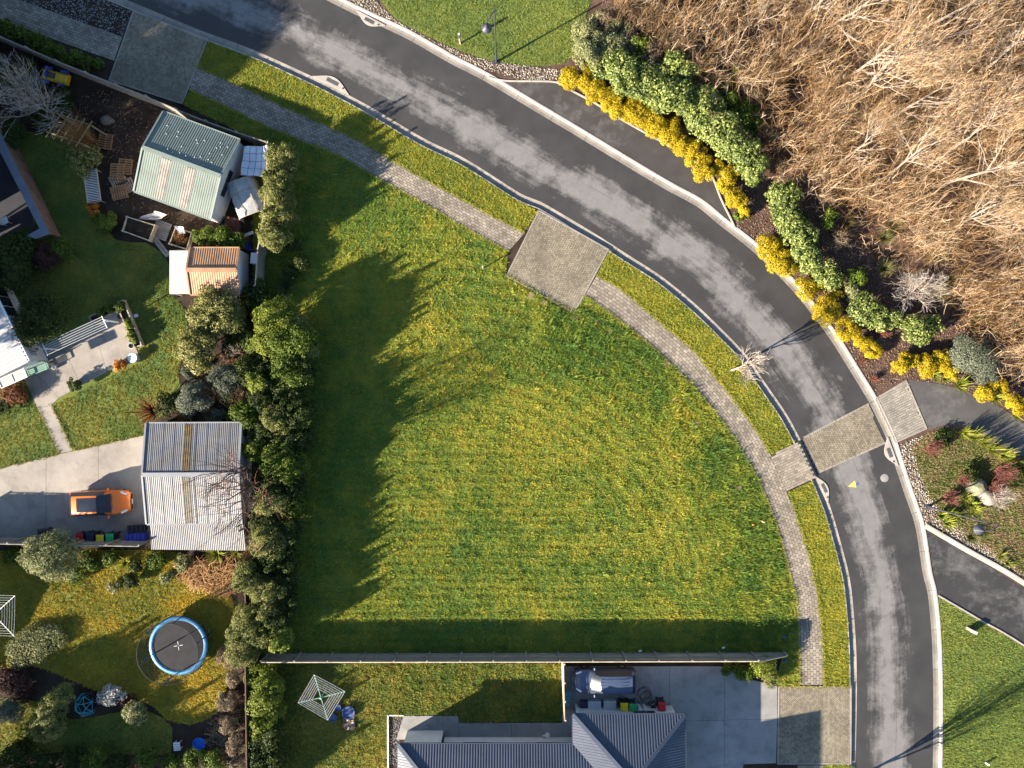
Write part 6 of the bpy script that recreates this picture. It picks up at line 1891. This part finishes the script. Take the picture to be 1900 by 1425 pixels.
for x in (-.62, .62):
    for s in (-1, 1):
        obj('mudguard', MB().rbox(x, s * .5, .42, .62, .22, .1, .04), TB, ty)
        obj('wheel', MB().tube([(x, s * .42, .2), (x, s * .58, .2)], .2, 14), RUBBER, ty)

# ---- patio
raised_bed('long timber planter along the lawn side of the patio', [(214,562),(228,557),(262,640),(250,644)], .45, TIMB_L)
raised_bed('dark timber planter at the house end of the patio', [(165,588),(214,563),(219,574),(171,599)], .45, TIMB)
bushes('shrub', 'small leafy plant growing in the patio planter', 'plant', 'plants in the patio planters', 'lime', [(244,622,8,.9),(240,606,7,.8),(248,632,6,.8),(236,596,6,.8)])
bushes('shrub', 'dark leafy plant in the house end planter', 'plant', 'dark plants in the house end planter', 'green', [(222,570,10,.9),(202,572,9,.8),(188,580,8,.8)])
def pot(label, px, py, r, h, m, name='plant_pot'):
    t = thing(name, label, 'pot', P(px, py) + Vector((0, 0, .03)))
    obj('pot', MB().lathe([(r * .0, 0), (r * .7, 0), (r, h), (r * 1.08, h), (r * 1.08, h - .04), (r * .9, h - .04), (r * .88, h - .08)], 20), m, t)
    obj('soil', MB().lathe([(r * .89, h - .07), (0, h - .06)], 20), SOIL, t)
    return t
pt = pot('grey pot holding the orange shrub on the patio', 222, 678, .28, .35, OFFW); pt2 = pot('dark pot holding the round dark shrub on the patio', 139, 715, .28, .35, BLACK)
bushes('potted_shrub', 'bright orange rounded shrub in the grey patio pot', 'plant', None, 'orange', [(221,677,11,.85)])
bushes('potted_shrub', 'dark rounded shrub in the dark patio pot', 'plant', None, 'dark', [(138,714,12,.9)])
pot('white round pot at the end of the long patio planter', 250, 642, .2, .5, WHITE)
pot('dark blue glazed pot at the corner of the planters', 228, 588, .2, .4, M('blue_glaze', (.03, .04, .12), .2, 4, .3, .5))
tbw = thing('patio_table', 'small white oval table beside the orange shrub', 'table', P(246, 664, .5) - Vector((0, 0, .47)), math.radians(-20))
obj('table_top', MB().lathe([(0, .52), (.34, .52), (.36, .5), (.34, .48), (0, .48)], 22), WHITE, tbw)
for k in range(3):
    a = k * 2.09; obj('leg', MB().bar((.1 * math.cos(a), .1 * math.sin(a), .5), (.26 * math.cos(a), .26 * math.sin(a), 0), .03), WHITE, tbw)
bn = thing('garden_bench', 'green metal garden bench with slatted seat beside the house wall', 'bench', P(80, 685) + Vector((0, 0, .03)), math.radians(22))
GM = M('green_metal', (.12, .22, .18), .15, 4, .5, .4)
for k in range(4): obj('slat', MB().box(0, -.2 + .12 * k, .44, 1.5, .09, .03), GM, bn)
for k in range(3): obj('back_slat', MB().box(0, .27, .58 + .14 * k, 1.5, .03, .09), GM, bn)
for x in (-.7, .7):
    obj('leg', MB().bar((x, -.24, 0), (x, -.22, .62), .05), GM, bn); obj('leg', MB().bar((x, .24, 0), (x, .29, .95), .05), GM, bn); obj('armrest', MB().bar((x, -.26, .63), (x, .27, .63), .06), GM, bn)
bk = thing('bucket', 'small white bucket on the patio near the bench', 'bucket', P(104, 682) + Vector((0, 0, .03)))
obj('pail', MB().lathe([(0, 0), (.11, 0), (.15, .28), (.135, .28), (.10, .03), (0, .03)], 16), WHITE, bk); obj('bail', MB().tube([(.15 * math.cos(a), 0, .28 + .12 * math.sin(a)) for a in np.linspace(0, math.pi, 9)], .006, 4), SILV, bk)
pp = thing('paper_sheet', 'white scrap of card lying on the shaded house lawn', 'card', P(253, 586) + Vector((0, 0, .05)), .3)
obj('card', MB().box(0, 0, 0, .3, .24, .02, 0, tilt=(.1, .05)), WHITE, pp)

# ---- lower garden
cd = thing('climbing_dome', 'teal metal climbing dome half hidden in shade', 'climbing frame', P(163, 1305))
TEAL = M('teal_paint', (.012, .24, .30), .12, 4, .45, .4)
rings = [[(.85 * math.cos(a), .85 * math.sin(a), .02) for a in np.arange(6) * 1.047], [(.72 * math.cos(a), .72 * math.sin(a), .5) for a in np.arange(6) * 1.047 + .52], [(.36 * math.cos(a), .36 * math.sin(a), .85) for a in np.arange(6) * 1.047]]
for i in range(6):
    j = (i + 1) % 6
    for a, b in ((rings[0][i], rings[0][j]), (rings[0][i], rings[1][i]), (rings[0][j], rings[1][i]), (rings[1][i], rings[1][j]), (rings[1][i], rings[2][j]), (rings[2][i], rings[1][i]), (rings[2][i], rings[2][j])):
        obj('tube', MB().tube([a, b], .024, 6), TEAL, cd)
bl = thing('paddling_tub', 'bright blue round plastic tub beside the dry fence bed', 'tub', P(371, 1379))
obj('tub', MB().lathe([(0, .02), (.36, .02), (.44, .16), (.48, .16), (.48, .13), (.42, .0), (0, .0)], 24), M('bright_blue_plastic', (.01, .12, .55), .12, 4, .4, .4), bl)
obj('rim', MB().tube([(.47 * math.cos(a), .47 * math.sin(a), .165) for a in np.linspace(0, 6.2832, 25)], .02, 5), MATS['bright_blue_plastic'], bl)
st_ = thing('garden_stool', 'small pale slatted stool near the blue tub', 'stool', P(333, 1380), .1)
for k in range(4): obj('slat', MB().box(0, -.24 + .16 * k, .4, .5, .13, .03), OFFW, st_)
for x in (-.2, .2):
    for y in (-.24, .24): obj('leg', MB().box(x, y, .19, .05, .05, .38), OFFW, st_)
bl2 = [('large round dark blue tub standing by the clothesline mat', 648, 1319, .46, .3), ('small round dark blue tub beside the larger one', 619, 1329, .28, .25), ('small round dark blue tub tucked under the clothesline', 627, 1311, .27, .2)]
DB = M('dark_blue_plastic', (.03, .055, .15), .15, 4, .5, .4)
for lab, x, y, r, h in bl2:
    t = thing('garden_tub', lab, 'tub', P(x, y))
    obj('tub', MB().lathe([(0, 0), (r * .8, 0), (r, h), (r * .93, h), (r * .85, h * .8), (0, h * .78)], 24), DB, t)
    obj('rim', MB().tube([(r * math.cos(a), r * math.sin(a), h) for a in np.linspace(0, 6.2832, 25)], .02, 5), DB, t)
mt = thing('garden_mat', 'worn brown mat with scattered bits beside the blue tubs', 'mat', P(648, 1340), .1)
obj('mat', MB().box(0, 0, .09, .85, 1.0, .03), M('brown_mat', (.13, .085, .065), .4, 3, .9, .1), mt)
for k in range(9):
    g_ = np.random.default_rng(60 + k); obj('debris', MB().rbox(-.35 + .7 * g_.random(), -.45 + .9 * g_.random(), .14, .14, .1, .08, .02, g_.random() * 3), (TIMB_L, WHITE, TIMB_D)[k % 3], mt)
for lab, x, y, m in (('small blue plastic scrap in the grass near the fence end', 1453, 1181, BLC), ('blue plastic scrap behind the low fence end', 1455, 1226, BLC), ('white plastic scrap lying along the long paling fence', 1187, 1207, WHITE), ('white plastic scrap in the shaded lawn by the fence', 1341, 1201, WHITE)):
    t = thing('plastic_scrap', lab, 'scrap', P(x, y) + Vector((0, 0, .1)), .4)
    obj('scrap', MB().box(0, 0, .03, .2, .14, .05, 0, .7, .6), m, t); obj('flap', MB().box(.1, .02, .05, .1, .1, .02, .5), m, t)
